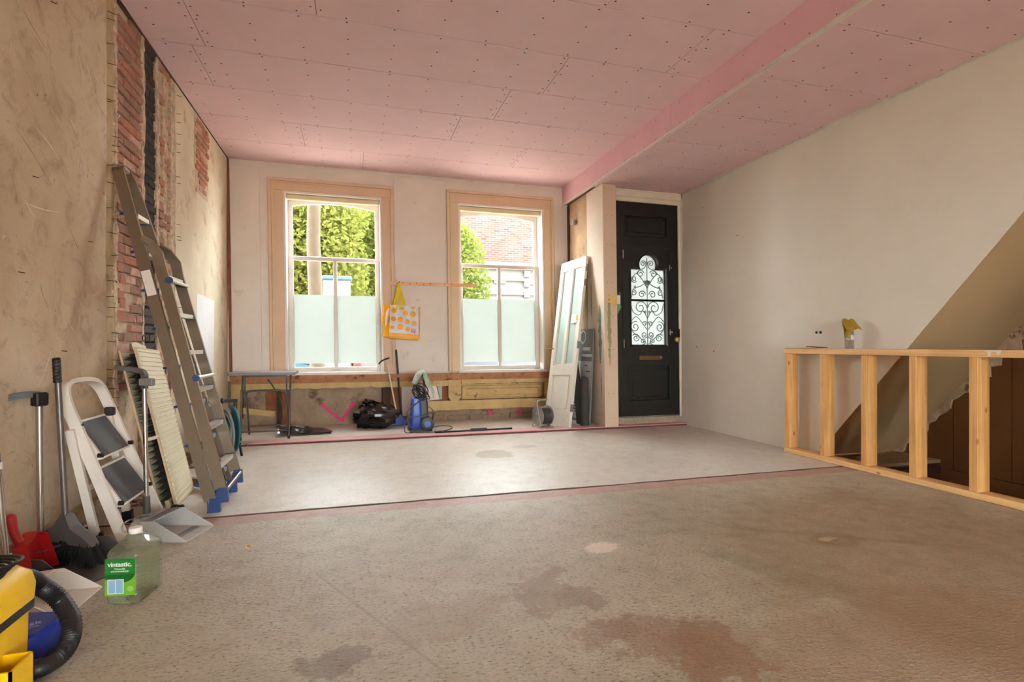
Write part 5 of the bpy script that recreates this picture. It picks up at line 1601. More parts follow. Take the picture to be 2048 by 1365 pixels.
MB().tube(smoothpath([(-1.35, 2.735, 0.16), (-1.368, 2.725, 0.215), (-1.376, 2.722, 0.27), (-1.38, 2.728, 0.292)], 4), [0.018, 0.0175, 0.017, 0.017, 0.0165, 0.016, 0.016, 0.017, 0.018, 0.018, 0.017, 0.014, 0.010], 10).build('handle', M_red, rp, True)

# ---------------- vinegar jug


def clearmat(name, tint, diff=0.0, dcol=(0.8, 0.85, 0.78), gl=0.05):
    m = bpy.data.materials.new(name); m.use_nodes = True
    nt = m.node_tree; nt.nodes.clear()
    out = nd(nt, 'ShaderNodeOutputMaterial')
    tr = nd(nt, 'ShaderNodeBsdfTransparent', Color=(*tint, 1)); gs = nd(nt, 'ShaderNodeBsdfGlossy', Roughness=gl)
    mx = nd(nt, 'ShaderNodeMixShader')
    nt.links.new(facing(nt, 0.06, 0.7), mx.inputs[0]); nt.links.new(tr.outputs[0], mx.inputs[1]); nt.links.new(gs.outputs[0], mx.inputs[2])
    last = mx
    if diff:
        df = nd(nt, 'ShaderNodeBsdfTranslucent', Color=(*dcol, 1)); m2 = nd(nt, 'ShaderNodeMixShader'); m2.inputs[0].default_value = diff
        nz_ = noise(nt, coords(nt, kind='Object'), 30, 3)
        nt.links.new(ramp(nt, nz_, [(0.3, tuple(c * 0.8 for c in dcol)), (0.7, dcol)]), df.inputs['Color'])
        nt.links.new(mx.outputs[0], m2.inputs[1]); nt.links.new(df.outputs[0], m2.inputs[2]); last = m2
    nt.links.new(last.outputs[0], out.inputs['Surface'])
    return m


M_jug = clearmat('clear_jug_plastic', (0.975, 0.992, 0.96), 0.26, (0.93, 0.97, 0.88))
M_liq = clearmat('pale_green_liquid', (0.94, 0.98, 0.86), 0.22, (0.86, 0.96, 0.62))
jg = thing('vinegar_jug', 'large clear ribbed jug of cleaning vinegar with green label on the floor', 'jug', (-0.845, 2.475, 0.0), R(-10), w=False)


def rrect(a, b, r, n=6):
    P = []
    for cx, cy, a0 in ((a - r, b - r, 0), (-a + r, b - r, 90), (-a + r, -b + r, 180), (a - r, -b + r, 270)):
        for i in range(n + 1):
            t = R(a0 + 90 * i / n); P.append((cx + r * math.cos(t), cy + r * math.sin(t)))
    return P


def loft(prof, n=6):
    m = MB(); V = []; F = []
    for (a, b, r, z) in prof: V += [(x, y, z) for x, y in rrect(a, b, r, n)]
    w = 4 * (n + 1)
    for j in range(len(prof) - 1):
        for i in range(w): F.append((j * w + i, j * w + (i + 1) % w, (j + 1) * w + (i + 1) % w, (j + 1) * w + i))
    F.append(tuple(range(w - 1, -1, -1))); F.append(tuple((len(prof) - 1) * w + i for i in range(w)))
    return m.add(V, F)


A_, B_ = 0.066, 0.092
prof = [(A_ - 0.012, B_ - 0.012, 0.03, 0.0), (A_ - 0.002, B_ - 0.002, 0.032, 0.008), (A_, B_, 0.032, 0.03)]
for k in range(8):
    z = 0.045 + 0.0175 * k
    prof += [(A_, B_, 0.032, z), (A_ - 0.004, B_ - 0.004, 0.03, z + 0.004), (A_ - 0.004, B_ - 0.004, 0.03, z + 0.009), (A_, B_, 0.032, z + 0.013)]
prof += [(A_, B_, 0.032, 0.190), (A_ - 0.006, B_ - 0.006, 0.034, 0.205), (A_ - 0.026, B_ - 0.036, 0.034, 0.228), (0.030, 0.036, 0.028, 0.243), (0.019, 0.019, 0.0185, 0.250), (0.019, 0.019, 0.0185, 0.256)]
loft(prof).build('bottle', M_jug, jg, 50)
loft([(A_ - 0.014, B_ - 0.014, 0.026, 0.004), (A_ - 0.008, B_ - 0.008, 0.026, 0.012), (A_ - 0.0075, B_ - 0.0075, 0.026, 0.165), (A_ - 0.0075, B_ - 0.0075, 0.026, 0.166)]).build('vinegar', M_liq, jg, 50)
MB().lathe([(0.0225, 0.250), (0.0235, 0.253), (0.0235, 0.268), (0.021, 0.272), (0, 0.272)], (0, 0, 0), 24, cap=False).build('cap', M_whitepl, jg, 40)
MB().tube([(-0.035 + 0.032 * math.cos(a * 0.33), 0.03 + 0.02 * math.sin(a * 0.33), 0.268 + 0.020 * math.sin(a * 0.33)) for a in range(19)], 0.004, 6, closed=True).build('carry_ring', M_jug, jg, True)
lb = MB().box(-0.058, 0.050, -B_ - 0.0016, -B_ - 0.0006, 0.040, 0.182).build('label', mat('label_green', (34, 120, 40), 0.4, var=0.04), jg)
MB().prism([(-0.058, 0.040), (0.050, 0.040), (0.050, 0.120), (0.012, 0.100), (-0.01, 0.098), (-0.058, 0.102)], -B_ - 0.0022, -B_ - 0.0015, 'y').build('label_lower', mat('label_lime', (112, 172, 48), 0.4), lb)
MB().prism([(-0.005 + 0.053 * math.cos(R(180 + 9 * i)), 0.122 + 0.032 * math.sin(R(180 + 9 * i))) for i in range(21)], -B_ - 0.0026, -B_ - 0.0021, 'y').build('label_arc', mat('label_dark_green', (24, 96, 34), 0.4), lb)
MB().box(-0.048, 0.010, -B_ - 0.0030, -B_ - 0.0023, 0.048, 0.104).build('label_window', mat('label_sky', (140, 178, 206), 0.4), lb)
for q in ((-0.048, -0.045, 0.048, 0.104), (-0.021, -0.018, 0.048, 0.104), (0.007, 0.010, 0.048, 0.104), (-0.048, 0.010, 0.101, 0.104), (-0.048, 0.010, 0.048, 0.051)):
    MB().box(q[0], q[1], -B_ - 0.0036, -B_ - 0.0029, q[2], q[3]).build('label_bar', M_whitepl, lb)
MB().lathe([(0.0, 0), (0.011, 0), (0.011, 0.0006), (0, 0.0006)], (0.033, -B_ - 0.0030, 0.066), 16, 'y').build('label_seal', mat('label_pale', (150, 196, 96), 0.4), lb)
TM = frame_M((-0.004, -B_ - 0.003, 0.160), (1, 0, 0), (0, 0, 1))
M_ltext = mat('label_white_text', (236, 238, 230), 0.5)
text_obj('label_text', 'vintastic.', 0.0245, M_ltext, lb, TM, 0.0003, bold=0.0006)
text_obj('label_text', 'Natuurlijk', 0.0095, M_ltext, lb, frame_M((-0.004, -B_ - 0.003, 0.1435), (1, 0, 0), (0, 0, 1)), 0.0003)
text_obj('label_text', 'schoonmaakazijn', 0.0095, M_ltext, lb, frame_M((-0.004, -B_ - 0.003, 0.1345), (1, 0, 0), (0, 0, 1)), 0.0003)

# ---------------- yellow vacuum cleaner at the picture's edge
M_yel = mat('yellow_plastic', (236, 186, 8), 0.38, var=0.03)
vc = thing('vacuum_cleaner', 'yellow and black wet vacuum cleaner with ribbed hose at the lower left', 'vacuum cleaner', (-1.075, 1.80, 0.0))
hprof = []


def loftat(cx, cy, prof, n=5):
    return loft(prof, n).xf(Matrix.Translation((cx, cy, 0)))


loftat(-1.075, 1.80, [(0.145, 0.115, 0.03, 0.03), (0.152, 0.122, 0.03, 0.05), (0.156, 0.125, 0.03, 0.245)]).build('tank', M_yel, vc, 40)
loftat(-1.075, 1.80, [(0.160, 0.128, 0.03, 0.225), (0.166, 0.132, 0.03, 0.23), (0.166, 0.132, 0.03, 0.262)]).build('rim', M_blackpl, vc, 40)
loftat(-1.075, 1.80, [(0.166, 0.132, 0.03, 0.255), (0.169, 0.134, 0.03, 0.30), (0.162, 0.128, 0.03, 0.335), (0.140, 0.108, 0.03, 0.358), (0.09, 0.07, 0.03, 0.366)]).build('motor_head', M_yel, vc, 40)
MB().bbox(-0.99, -0.912, 1.660, 1.676, 0.115, 0.275, 0.008).build('latch', M_blackpl, vc)
MB().bbox(-0.925, -0.900, 1.672, 1.70, 0.20, 0.255, 0.005).build('latch_clip', M_darkgrey, vc)
# accessory tray: open topped
m = MB(); tx0, tx1, ty0, ty1, tz0, tz1 = -0.935, -0.853, 1.685, 1.79, 0.03, 0.155
for q in ((tx0, tx1, ty0, ty0 + 0.006, tz0, tz1), (tx0, tx1, ty1 - 0.006, ty1, tz0, tz1), (tx1 - 0.006, tx1, ty0, ty1, tz0, tz1), (tx0, tx1, ty0, ty1, tz0, tz0 + 0.01)): m.box(*q)
m.build('tool_tray', M_yel, vc)
for (x, y) in ((-1.18, 1.71), (-0.95, 1.71), (-1.18, 1.89), (-0.95, 1.89)):
    MB().lathe([(0.0, 0.0), (0.022, 0.0), (0.024, 0.02), (0.018, 0.036), (0, 0.036)], (x, y, 0.0), 12).build('castor', M_blackpl, vc)
hp = smoothpath([(-0.97, 1.925, 0.285), (-0.985, 2.02, 0.275), (-0.98, 2.09, 0.22), (-0.945, 2.115, 0.165), (-0.893, 2.08, 0.105), (-0.872, 2.025, 0.06), (-0.878, 1.965, 0.04), (-0.915, 1.92, 0.036), (-0.98, 1.96, 0.034)], 14)
MB().tube(hp, [0.0285 if i % 2 else 0.0255 for i in range(len(hp))], 12).build('hose', M_blackpl, vc, 60)
m = MB()
for k in range(4):
    m.tube(smoothpath([(-1.06 + (0.11 + 0.012 * k) * math.cos(a * 0.63 + 0.2 * k) + 0.03, 1.78 + (0.085 + 0.008 * k) * math.sin(a * 0.63 + 0.2 * k), 0.374 + 0.009 * k + 0.008 * math.sin(a * 1.3 + k)) for a in range(10)], 4, True), 0.0048, 6, closed=True)
m.tube(smoothpath([(-0.94, 1.76, 0.385), (-0.945, 1.80, 0.43), (-0.98, 1.86, 0.445), (-0.99, 1.88, 0.40)], 5), 0.005, 6)
m.build('power_cord', M_blackpl, vc, True)
# blue case with lettering
bc = thing('blue_case', 'low blue plastic case with lettering behind the vacuum hose', 'case', (-1.03, 2.09, 0.0), R(-12), w=False)
loft([(0.095, 0.085, 0.03, 0.0), (0.098, 0.088, 0.03, 0.01), (0.094, 0.084, 0.03, 0.095), (0.088, 0.078, 0.03, 0.103)]).build('shell', mat('royal_blue_plastic', (30, 52, 140), 0.4, var=0.04), bc, 40)
text_obj('lettering', 'Nilfisk', 0.036, mat('pale_print', (186, 194, 224), 0.5), bc, frame_M((0.015, -0.015, 0.1036), (0.82, 0.57, 0), (-0.57, 0.82, 0)), 0.0003)
text_obj('lettering', 'PROFESSIONAL', 0.012, mat('pale_print', (186, 194, 224), 0.5), bc, frame_M((0.030, -0.036, 0.1036), (0.82, 0.57, 0), (-0.57, 0.82, 0)), 0.0003)

# ---------------- teal hose reel behind the ladder
M_tealpl = mat('teal_plastic', (40, 108, 112), 0.45, var=0.06)
hr = thing('hose_reel', 'teal garden hose reel standing behind the ladder feet', 'hose reel', (-1.16, 5.35, 0.0))
ax_ = Matrix.Translation((-1.16, 5.35, 0.235)) @ Matrix.Rotation(R(28), 4, 'Z')
for k, xx in enumerate((-0.10, 0.085)):
    m = MB().lathe([(0.03, xx - 0.004), (0.215, xx - 0.004), (0.222, xx + 0.004), (0.215, xx + 0.012), (0.03, xx + 0.012)], (0, 0, 0), 30, 'x').xf(ax_)
    m.build('flange', M_tealpl, hr, 40)
m = MB().lathe([(0.11, -0.095), (0.11, 0.09)], (0, 0, 0), 24, 'x').xf(ax_); m.build('drum', M_tealpl, hr, 40)
m = MB()
hpth = [ax_ @ Vector((-0.082 + 0.165 * abs(((i / 40.0) % 2) - 1), (0.125 + 0.0004 * i) * math.cos(i * 0.31), (0.125 + 0.0004 * i) * math.sin(i * 0.31))) for i in range(170)]
m.tube(hpth, 0.010, 6).build('hose', mat('grey_hose', (150, 152, 148), 0.5), hr, True)
for xx in (-0.13, 0.12):
    pts = [ax_ @ Vector((xx, y, z)) for y, z in ((-0.17, -0.222), (-0.02, 0.02), (0.0, 0.25), (0.03, 0.25), (0.02, 0.02), (0.19, -0.222))]
    m = MB(); m.tube([pts[0], pts[1], pts[2]], 0.012, 8); m.tube([pts[5], pts[4], pts[3]], 0.012, 8)
    m.build('stand', M_blackpl, hr, 40)
m = MB().bar(ax_ @ Vector((-0.14, 0.0, 0.26)), ax_ @ Vector((0.13, 0.0, 0.26)), 0.04, 0.03); m.build('handle', M_blackpl, hr)
m = MB().bar(ax_ @ Vector((0.10, 0.15, -0.20)), ax_ @ Vector((0.18, 0.20, -0.14)), 0.06, 0.06); m.build('nozzle_holder', M_blackpl, hr)
# bits on the floor
m = MB(); rr = random.Random(8)
for k in range(5):
    c = Vector((-0.502 + rr.uniform(-0.014, 0.014), 2.882 + rr.uniform(-0.01, 0.01), 0.003)); a = rr.uniform(0, 6)
    m.add([c, c + Vector((0.016 * math.cos(a), 0.016 * math.sin(a), 0.010)), c + Vector((0.016 * math.cos(a + 1.3), 0.016 * math.sin(a + 1.3), 0.004))], [(0, 1, 2)])
single('petal', m, mat('orange_yellow_petal', (232, 176, 20), 0.6), 'small orange yellow petal lying on the near floor', 'petal', (-0.502, 2.882, 0.0))
m = MB().tube(smoothpath([(-1.075, 3.69, 0.012), (-1.05, 3.705, 0.022), (-1.03, 3.70, 0.012), (-1.012, 3.715, 0.014)], 4), [0.006, 0.009, 0.011, 0.009, 0.006, 0.007, 0.010, 0.013, 0.012, 0.013, 0.014, 0.012, 0.008], 7)
single('clamp', m, mat('rusty_clamp', (52, 38, 32), 0.6), 'small dark rusty clamp lying beside the radiator', 'clamp', (-1.04, 3.70, 0.0), smooth=True)

# ================================================================== things by the front wall
FZ = 0.0205   # top of the raised screed

# ---------------- timber stud frame round the stair opening
sf = thing('stud_frame', 'low bare pine stud frame guarding the stair opening', 'frame', (3.915, 2.8, 0.0))


def stick(name, x0, x1, y0, y1, z0, z1, m, parent, bev=0.003):
    """box with its own origin so that the wood grain follows the stick"""
    c = Vector(((x0 + x1) / 2, (y0 + y1) / 2, (z0 + z1) / 2))
    mb = MB().bbox(x0 - c.x, x1 - c.x, y0 - c.y, y1 - c.y, z0 - c.z, z1 - c.z, bev)
    o = bpy.data.objects.new(name, mb.mesh(name)); o.data.materials.append(m); COL.objects.link(o)
    o.parent = parent; o.location = c - Vector(parent['_w'])
    return o


tp = stick('top_plate', 3.855, 3.972, 1.55, 4.095, 0.923, 0.970, M_pine_y, sf)
stick('bottom_plate', 3.855, 3.972, 1.55, 4.09, 0.002, 0.046, M_pine_y, sf)
for y0_, y1_ in ((4.035, 4.085), (3.638, 3.688), (3.247, 3.297), (2.860, 2.913), (2.465, 2.518), (2.07, 2.12), (1.68, 1.73)):
    stick('stud', 3.858, 3.969, y0_, y1_, 0.046, 0.923, M_pine, sf)
MB().add([(3.8545, 2.43, 0.9695), (3.8545, 2.33, 0.9695), (3.8545, 2.335, 0.955), (3.8545, 2.35, 0.935), (3.8545, 2.36, 0.957), (3.8545, 2.385, 0.957), (3.8545, 2.39, 0.93), (3.8545, 2.405, 0.93), (3.8545, 2.41, 0.955)], [(0, 8, 7, 6, 5, 4, 3, 2, 1)]).build('paint_drip', mat('white_paint_drip', (226, 218, 202), 0.5), sf)
# spray bottle with a mustard cloth on top
sbt = thing('spray_bottle', 'white spray bottle with blue print standing on the stud frame', 'bottle', (3.905, 3.44, 0.970))
bx, by = 3.905, 3.44
MB().lathe([(0.030, 0.971), (0.033, 0.976), (0.033, 1.09), (0.028, 1.115), (0.014, 1.14), (0.014, 1.158)], (bx, by, 0), 22).build('body', clearmat('milky_plastic', (0.75, 0.76, 0.74), 0.75, (0.86, 0.85, 0.82)), sbt, 40)
MB().lathe([(0.0335, 1.045), (0.0338, 1.085)], (bx, by, 0), 22, cap=False).build('label', mat('bottle_label', (216, 216, 214), 0.5), sbt, 40)
for k in range(4):
    MB().box(bx - 0.0345, bx - 0.0325, by + 0.004, by + 0.016, 1.05 + 0.014 * k, 1.058 + 0.014 * k).build('label_print', mat('label_dark_blue' if k < 2 else 'label_black', (60, 76, 140) if k < 2 else (50, 48, 50), 0.5), sbt)
MB().bbox(bx - 0.014, bx + 0.014, by - 0.02, by + 0.040, 1.155, 1.190, 0.005).build('trigger_head', M_blackpl, sbt)
MB().bar((bx, by + 0.03, 1.16), (bx, by + 0.022, 1.12), 0.01, 0.012, (0, 1, 0)).build('trigger', M_blackpl, sbt)


def drape(name, fn, m, nu=16, nv=12, th=(0.0, 0.0, 0.004)):
    return MB().grid(fn, nu, nv, th)


def cl(u, v):
    # front flap hanging towards the room
    return (bx - 0.036 - 0.010 * math.sin(u * 6 + v * 5) - 0.010 * v, by + 0.026 - 0.058 * u - 0.012 * v + 0.004 * math.sin(v * 9), 1.212 - 0.150 * v * (1 - 0.25 * u * (1 - u)) - 0.012 * u)


def cl2(u, v):
    # fold over the head falling to the right
    return (bx - 0.046 + 0.085 * u + 0.004 * math.sin(v * 8), by + 0.026 - 0.105 * v, 1.214 - 0.085 * v ** 1.7 + 0.006 * math.sin(u * 7 + v * 4))


def cl3(u, v):
    # turned-over near edge of the fold
    p = cl2(0, u); return (p[0] - 0.006 * v, p[1] + 0.004 * v, p[2] - (0.018 + 0.05 * math.sin(math.pi * min(1, u * 1.05))) * v)


o = MB().grid(cl, 8, 16, (0.003, 0, 0.001)).grid(cl2, 8, 16, (0, 0, 0.003)).grid(cl3, 14, 5, (0.002, 0, 0)).build('cloth', mat('mustard_cloth', (158, 128, 30), 0.85, var=0.12, vscale=40), None, True)
o.data.transform(Matrix.Translation((-bx, -by, -1.10))); o.location = (bx, by, 1.10)
tag(o, 'mustard cleaning cloth draped over the spray bottle', 'cloth')
# cardboard offcuts
cd = MB().bbox(3.868, 3.955, 3.80, 4.09, 0.971, 0.975, 0.001)
single('cardboard_piece', cd, mat('brown_card', (176, 132, 92), 0.8, var=0.1), 'thin flat brown card at the end of the stud frame', 'cardboard', (3.91, 3.95, 0.971))
cd = MB().add([(3.870, 3.70, 0.976), (3.945, 3.69, 0.976), (3.95, 3.86, 0.982), (3.872, 3.85, 0.984), (3.870, 3.70, 0.981), (3.945, 3.69, 0.981), (3.95, 3.86, 0.991), (3.872, 3.85, 0.992)],
              [(0, 3, 2, 1), (4, 5, 6, 7), (0, 1, 5, 4), (1, 2, 6, 5), (2, 3, 7, 6), (3, 0, 4, 7)])
single('cardboard_piece', cd, mat('reddish_card', (128, 70, 44), 0.8, var=0.15), 'reddish brown card slipped over the paler card on the stud frame', 'cardboard', (3.91, 3.78, 0.976))
# plug holes in the white wall
for (y_, z_, r_) in ((3.86, 1.115, 0.010), (3.815, 1.115, 0.014), (5.62, 0.98, 0.008), (5.3, 0.93, 0.006), (4.9, 2.2, 0.006), (5.5, 2.65, 0.006)):
    MB().lathe([(0, 0), (r_, 0), (r_ * 0.7, -0.006), (0, -0.006)], (3.9985, y_, z_), 8, 'x', cap=False).build('plug_hole', M_screw, wr)

# ---------------- grey folding table
ft = thing('folding_table', 'small grey folding table under the left window', 'table', (-0.92, 6.2, FZ))
M_tabtop = mat('grey_table_top', (134, 132, 132), 0.35, var=0.03)
M_tableg = mat('grey_table_leg', (96, 92, 90), 0.4, metal=0.5)
loft([(0.318, 0.195, 0.03, 0.688), (0.325, 0.202, 0.03, 0.693), (0.325, 0.202, 0.03, 0.716), (0.320, 0.197, 0.03, 0.720)]).xf(Matrix.Translation((-0.935, 6.215, 0))).build('table_top', M_tabtop, ft, 40)
X0, X1 = -1.135, -0.672
for x in (X0, X1):
    MB().tube([(x, 6.035, FZ), (x - (0.01 if x == X0 else 0), 6.22, 0.69)], 0.0105, 10).build('leg', M_tableg, ft, 40)
    MB().tube([(x, 6.035, FZ), (x, 6.037, FZ + 0.03)], 0.014, 10).build('foot', M_blackpl, ft, 40)
MB().tube([(X0, 6.05, 0.105), (X1, 6.05, 0.105)], 0.008, 8).build('cross_bar', M_tableg, ft, 40)
X2, X3 = -1.10, -0.715
up = smoothpath([(X2 - 0.02, 6.44, FZ), (X2 - 0.01, 6.32, 0.22), (X2, 6.16, 0.46), (X2 + 0.03, 6.12, 0.515), (X2 + 0.1, 6.11, 0.525), (X3 - 0.1, 6.11, 0.525), (X3 - 0.03, 6.12, 0.515), (X3, 6.16, 0.46), (X3 + 0.01, 6.32, 0.22), (X3 + 0.02, 6.44, FZ)], 5)
MB().tube(up, 0.0105, 10).build('leg_frame', M_tableg, ft, 40)
MB().tube([(X2 - 0.012, 6.385, 0.12), (X3 + 0.012, 6.385, 0.12)], 0.008, 8).build('cross_bar', M_tableg, ft, 40)
for x in (X2 - 0.01, X3 + 0.01):
    MB().bar((x, 6.12, 0.69), (x, 6.14, 0.49), 0.012, 0.028, (0, 1, 0)).build('lock_strut', M_tableg, ft)
MB().box(X2 - 0.02, X3 + 0.02, 6.10, 6.12, 0.665, 0.69).build('apron', M_tableg, ft)
# green cable hanging on the wall behind it
single('green_cable', MB().tube(smoothpath([(-0.98, 6.78, 0.60), (-0.935, 6.82, 0.52), (-0.88, 6.83, 0.42), (-0.84, 6.835, 0.30), (-0.835, 6.84, 0.16), (-0.85, 6.84, 0.03)], 6), 0.008, 8), mat('green_cable_skin', (38, 92, 62), 0.5), 'dark green cable hanging from the ledge behind the folding table', 'cable', (-0.85, 6.84, 0.03), smooth=True)

# ---------------- black plastic: flat scrap and stuffed bag
M_bin = mat('black_bin_liner', (14, 14, 15), 0.16, var=0.2, vscale=10)
rr = random.Random(21)
H = [[rr.uniform(0, 1) for _ in range(9)] for _ in range(9)]


def scrap(u, v):
    i, j = u * 7.99, v * 7.99
    a, b = int(i), int(j); fu, fv = i - a, j - b
    h = H[a][b] * (1 - fu) * (1 - fv) + H[a + 1][b] * fu * (1 - fv) + H[a][b + 1] * (1 - fu) * fv + H[a + 1][b + 1] * fu * fv
    y = 6.16 + v * 0.42 + 0.06 * u + 0.05 * (h - 0.5)
    x = -0.80 + u * 0.56 * (1 - 0.1 * v) + 0.04 * (h - 0.5)
    e = max(0, 1 - 1.15 * u) * math.sin(math.pi * min(1, max(0, 0.1 + v))) ** 0.5
    return (x, y, FZ + 0.002 + 0.13 * e * (0.35 + 0.65 * h) + 0.020 * h * (1 if 0 < u < 1 else 0.3))


single('plastic_sheet', MB().grid(scrap, 18, 14), M_bin, 'crumpled black plastic sheet lying flat under the window', 'plastic sheet', (-0.5, 6.4, FZ), smooth=25)
m = MB(); V = []; F = []
nu, nv = 26, 15
rr = random.Random(33)
for j in range(nv + 1):
    ph = math.pi * j / nv
    for i in range(nu):
        th = 2 * math.pi * i / nu
        d = 1.0 + 0.16 * math.sin(3 * th + 2.1 * ph) * math.sin(ph) + 0.10 * abs(math.sin(5 * th - 3 * ph)) + rr.uniform(-0.10, 0.10)
        x = 0.225 * math.sin(ph) * math.cos(th) * d; y = 0.17 * math.sin(ph) * math.sin(th) * d; z = 0.135 + 0.150 * math.cos(ph) * d
        if z > 0.17: x -= 0.35 * (z - 0.17)
        V.append((0.235 + x + (0.02 if 0 < j < nv else 0) * rr.uniform(-1, 1), 6.55 + y, FZ + max(0.0, z)))
for j in range(nv):
    for i in range(nu): F.append((j * nu + i, j * nu + (i + 1) % nu, (j + 1) * nu + (i + 1) % nu, (j + 1) * nu + i))
gb = thing('rubbish_bag', 'bulging glossy black rubbish bag by the front wall', 'bag', (0.22, 6.55, FZ))
m.add(V, F).build('sack', M_bin, gb, 12)
m = MB().grid(lambda u, v: (0.09 + 0.16 * u + 0.02 * math.sin(v * 9), 6.50 + 0.05 * math.sin(u * 8 + v * 3), FZ + 0.23 + 0.13 * v - 0.05 * u * v), 6, 5)
m.build('open_neck', M_bin, gb, 25)
# blue dustpan with white stick
bd_ = thing('dustpan', 'blue dustpan on a long white stick beside the rubbish bag', 'dustpan', (0.53, 6.66, FZ))
M_bluep2 = mat('cobalt_plastic', (34, 62, 150), 0.45, var=0.05)
m = MB().prism([(0.40, FZ + 0.002), (0.61, FZ + 0.002), (0.60, FZ + 0.05), (0.52, FZ + 0.145), (0.485, FZ + 0.13), (0.42, FZ + 0.03)], 6.62, 6.628, 'y')
m.box(0.40, 0.61, 6.62, 6.76, FZ + 0.001, FZ + 0.006); m.prism([(0.40, FZ + 0.002), (0.61, FZ + 0.002), (0.60, FZ + 0.05), (0.52, FZ + 0.10), (0.42, FZ + 0.03)], 6.755, 6.763, 'y')
m.add([(0.485, 6.62, FZ + 0.132), (0.522, 6.62, FZ + 0.146), (0.522, 6.763, FZ + 0.101), (0.485, 6.763, FZ + 0.09), (0.605, 6.62, FZ + 0.05), (0.605, 6.763, FZ + 0.05)], [(0, 1, 2, 3), (1, 4, 5, 2)])
m.build('scoop', M_bluep2, bd_)
MB().tube([(0.492, 6.68, FZ + 0.10), (0.365, 6.74, 0.815)], 0.0095, 10).build('stick', mat('white_stick', (216, 206, 190), 0.4), bd_, 40)
m = MB(); pts = smoothpath([(0.272, 6.735, 0.768), (0.30, 6.74, 0.80), (0.345, 6.74, 0.825), (0.40, 6.74, 0.845)], 6)
m.tube(pts, [0.008 + 0.003 * (i % 2) for i in range(len(pts))], 8); m.build('hook_grip', M_blackpl, bd_, 40)
# plain black pole
single('black_pole', MB().tube([(0.56, 6.80, FZ), (0.488, 6.84, 0.945)], 0.0125, 10), M_blackpl, 'plain black pole leaning on the wall beside the blue dustpan stick', 'pole', (0.56, 6.80, FZ), smooth=40)

# ---------------- blue pressure washer
pw = thing('pressure_washer', 'blue and black pressure washer with wheels and coiled cable', 'pressure washer', (0.70, 6.24, FZ))
M_washblue = mat('washer_blue', (36, 76, 168), 0.35, var=0.04)


def wl_(prof, x, y): return loft(prof, 5).xf(Matrix.Translation((x, y, FZ)))


wl_([(0.062, 0.075, 0.03, 0.02), (0.066, 0.08, 0.03, 0.04), (0.058, 0.075, 0.03, 0.28), (0.048, 0.065, 0.025, 0.37), (0.035, 0.05, 0.02, 0.385)], 0.665, 6.20).build('front_cover', M_washblue, pw, 35)
wl_([(0.055, 0.085, 0.02, 0.015), (0.06, 0.088, 0.02, 0.04), (0.055, 0.083, 0.02, 0.30), (0.045, 0.07, 0.02, 0.375)], 0.745, 6.23).build('rear_body', M_blackpl, pw, 35)
wl_([(0.13, 0.10, 0.02, 0.0), (0.13, 0.10, 0.02, 0.022)], 0.715, 6.21).build('base', M_blackpl, pw, 35)
for yy in (6.105, 6.32):
    wh = MB().lathe([(0.0, -0.018), (0.05, -0.018), (0.075, -0.014), (0.080, 0.0), (0.075, 0.016), (0, 0.018)], (0.785, yy, FZ + 0.081), 22, 'y').build('wheel', M_blackpl, pw, 40)
    MB().prism([(0.785 + 0.040 * math.cos(R(a)), FZ + 0.081 + 0.040 * math.sin(R(a))) for a in (20, 60, 130, 160, 200, 240, 310, 340)], yy - 0.0205, yy - 0.017, 'y').build('hub', M_washblue, wh)
sweep(MB(), smoothpath([(0.700, 6.235, FZ + 0.34), (0.705, 6.24, 0.48), (0.712, 6.245, 0.60), (0.735, 6.245, 0.655), (0.765, 6.25, 0.60), (0.765, 6.25, 0.44), (0.755, 6.24, FZ + 0.34)], 6), 0.028, 0.03, (0, 1, 0)).build('handle', M_blackpl, pw)
m = MB(); rr = random.Random(14)
for k in range(9):
    ox, oz = rr.uniform(-0.04, 0.04), rr.uniform(-0.04, 0.05)
    m.tube(smoothpath([(0.72 + ox + 0.07 * math.cos(a * 1.05 + k), 6.17 + 0.04 * math.sin(a * 1.05 + k), 0.45 + oz + 0.065 * math.sin(a * 1.05 + 0.7 * k)) for a in range(6)], 4, True), 0.0055, 5, closed=True)
m.build('coiled_hose', M_blackpl, pw, True)
M_cable = mat('grey_black_cable', (84, 80, 76), 0.35)
m = MB()
m.tube(smoothpath([(0.74, 6.13, 0.40), (0.66, 6.08, 0.34), (0.575, 6.10, 0.27), (0.56, 6.12, 0.21), (0.62, 6.09, 0.185), (0.74, 6.09, 0.20), (0.835, 6.13, 0.225), (0.86, 6.17, 0.20), (0.845, 6.18, 0.13), (0.80, 6.2, 0.12)], 7), 0.0058, 6)
m.tube(smoothpath([(0.80, 6.12, 0.30), (0.845, 6.12, 0.26), (0.86, 6.13, 0.2), (0.83, 6.13, 0.12), (0.72, 6.08, 0.075), (0.60, 6.06, 0.075), (0.565, 6.04, 0.10), (0.57, 6.02, 0.05), (0.66, 5.98, FZ + 0.012), (0.80, 5.96, FZ + 0.010), (0.98, 6.05, FZ + 0.008), (1.09, 6.22, FZ + 0.009), (1.08, 6.36, FZ + 0.009), (0.97, 6.40, FZ + 0.010), (0.87, 6.30, FZ + 0.012)], 7), 0.0058, 6)
m.tube(smoothpath([(0.62, 6.10, 0.30), (0.555, 6.09, 0.16), (0.525, 6.05, 0.08), (0.54, 6.02, FZ + 0.008), (0.65, 6.05, FZ + 0.007)], 6), 0.0058, 6)
m.build('power_cable', M_cable, pw, True)
# cloth over the handle


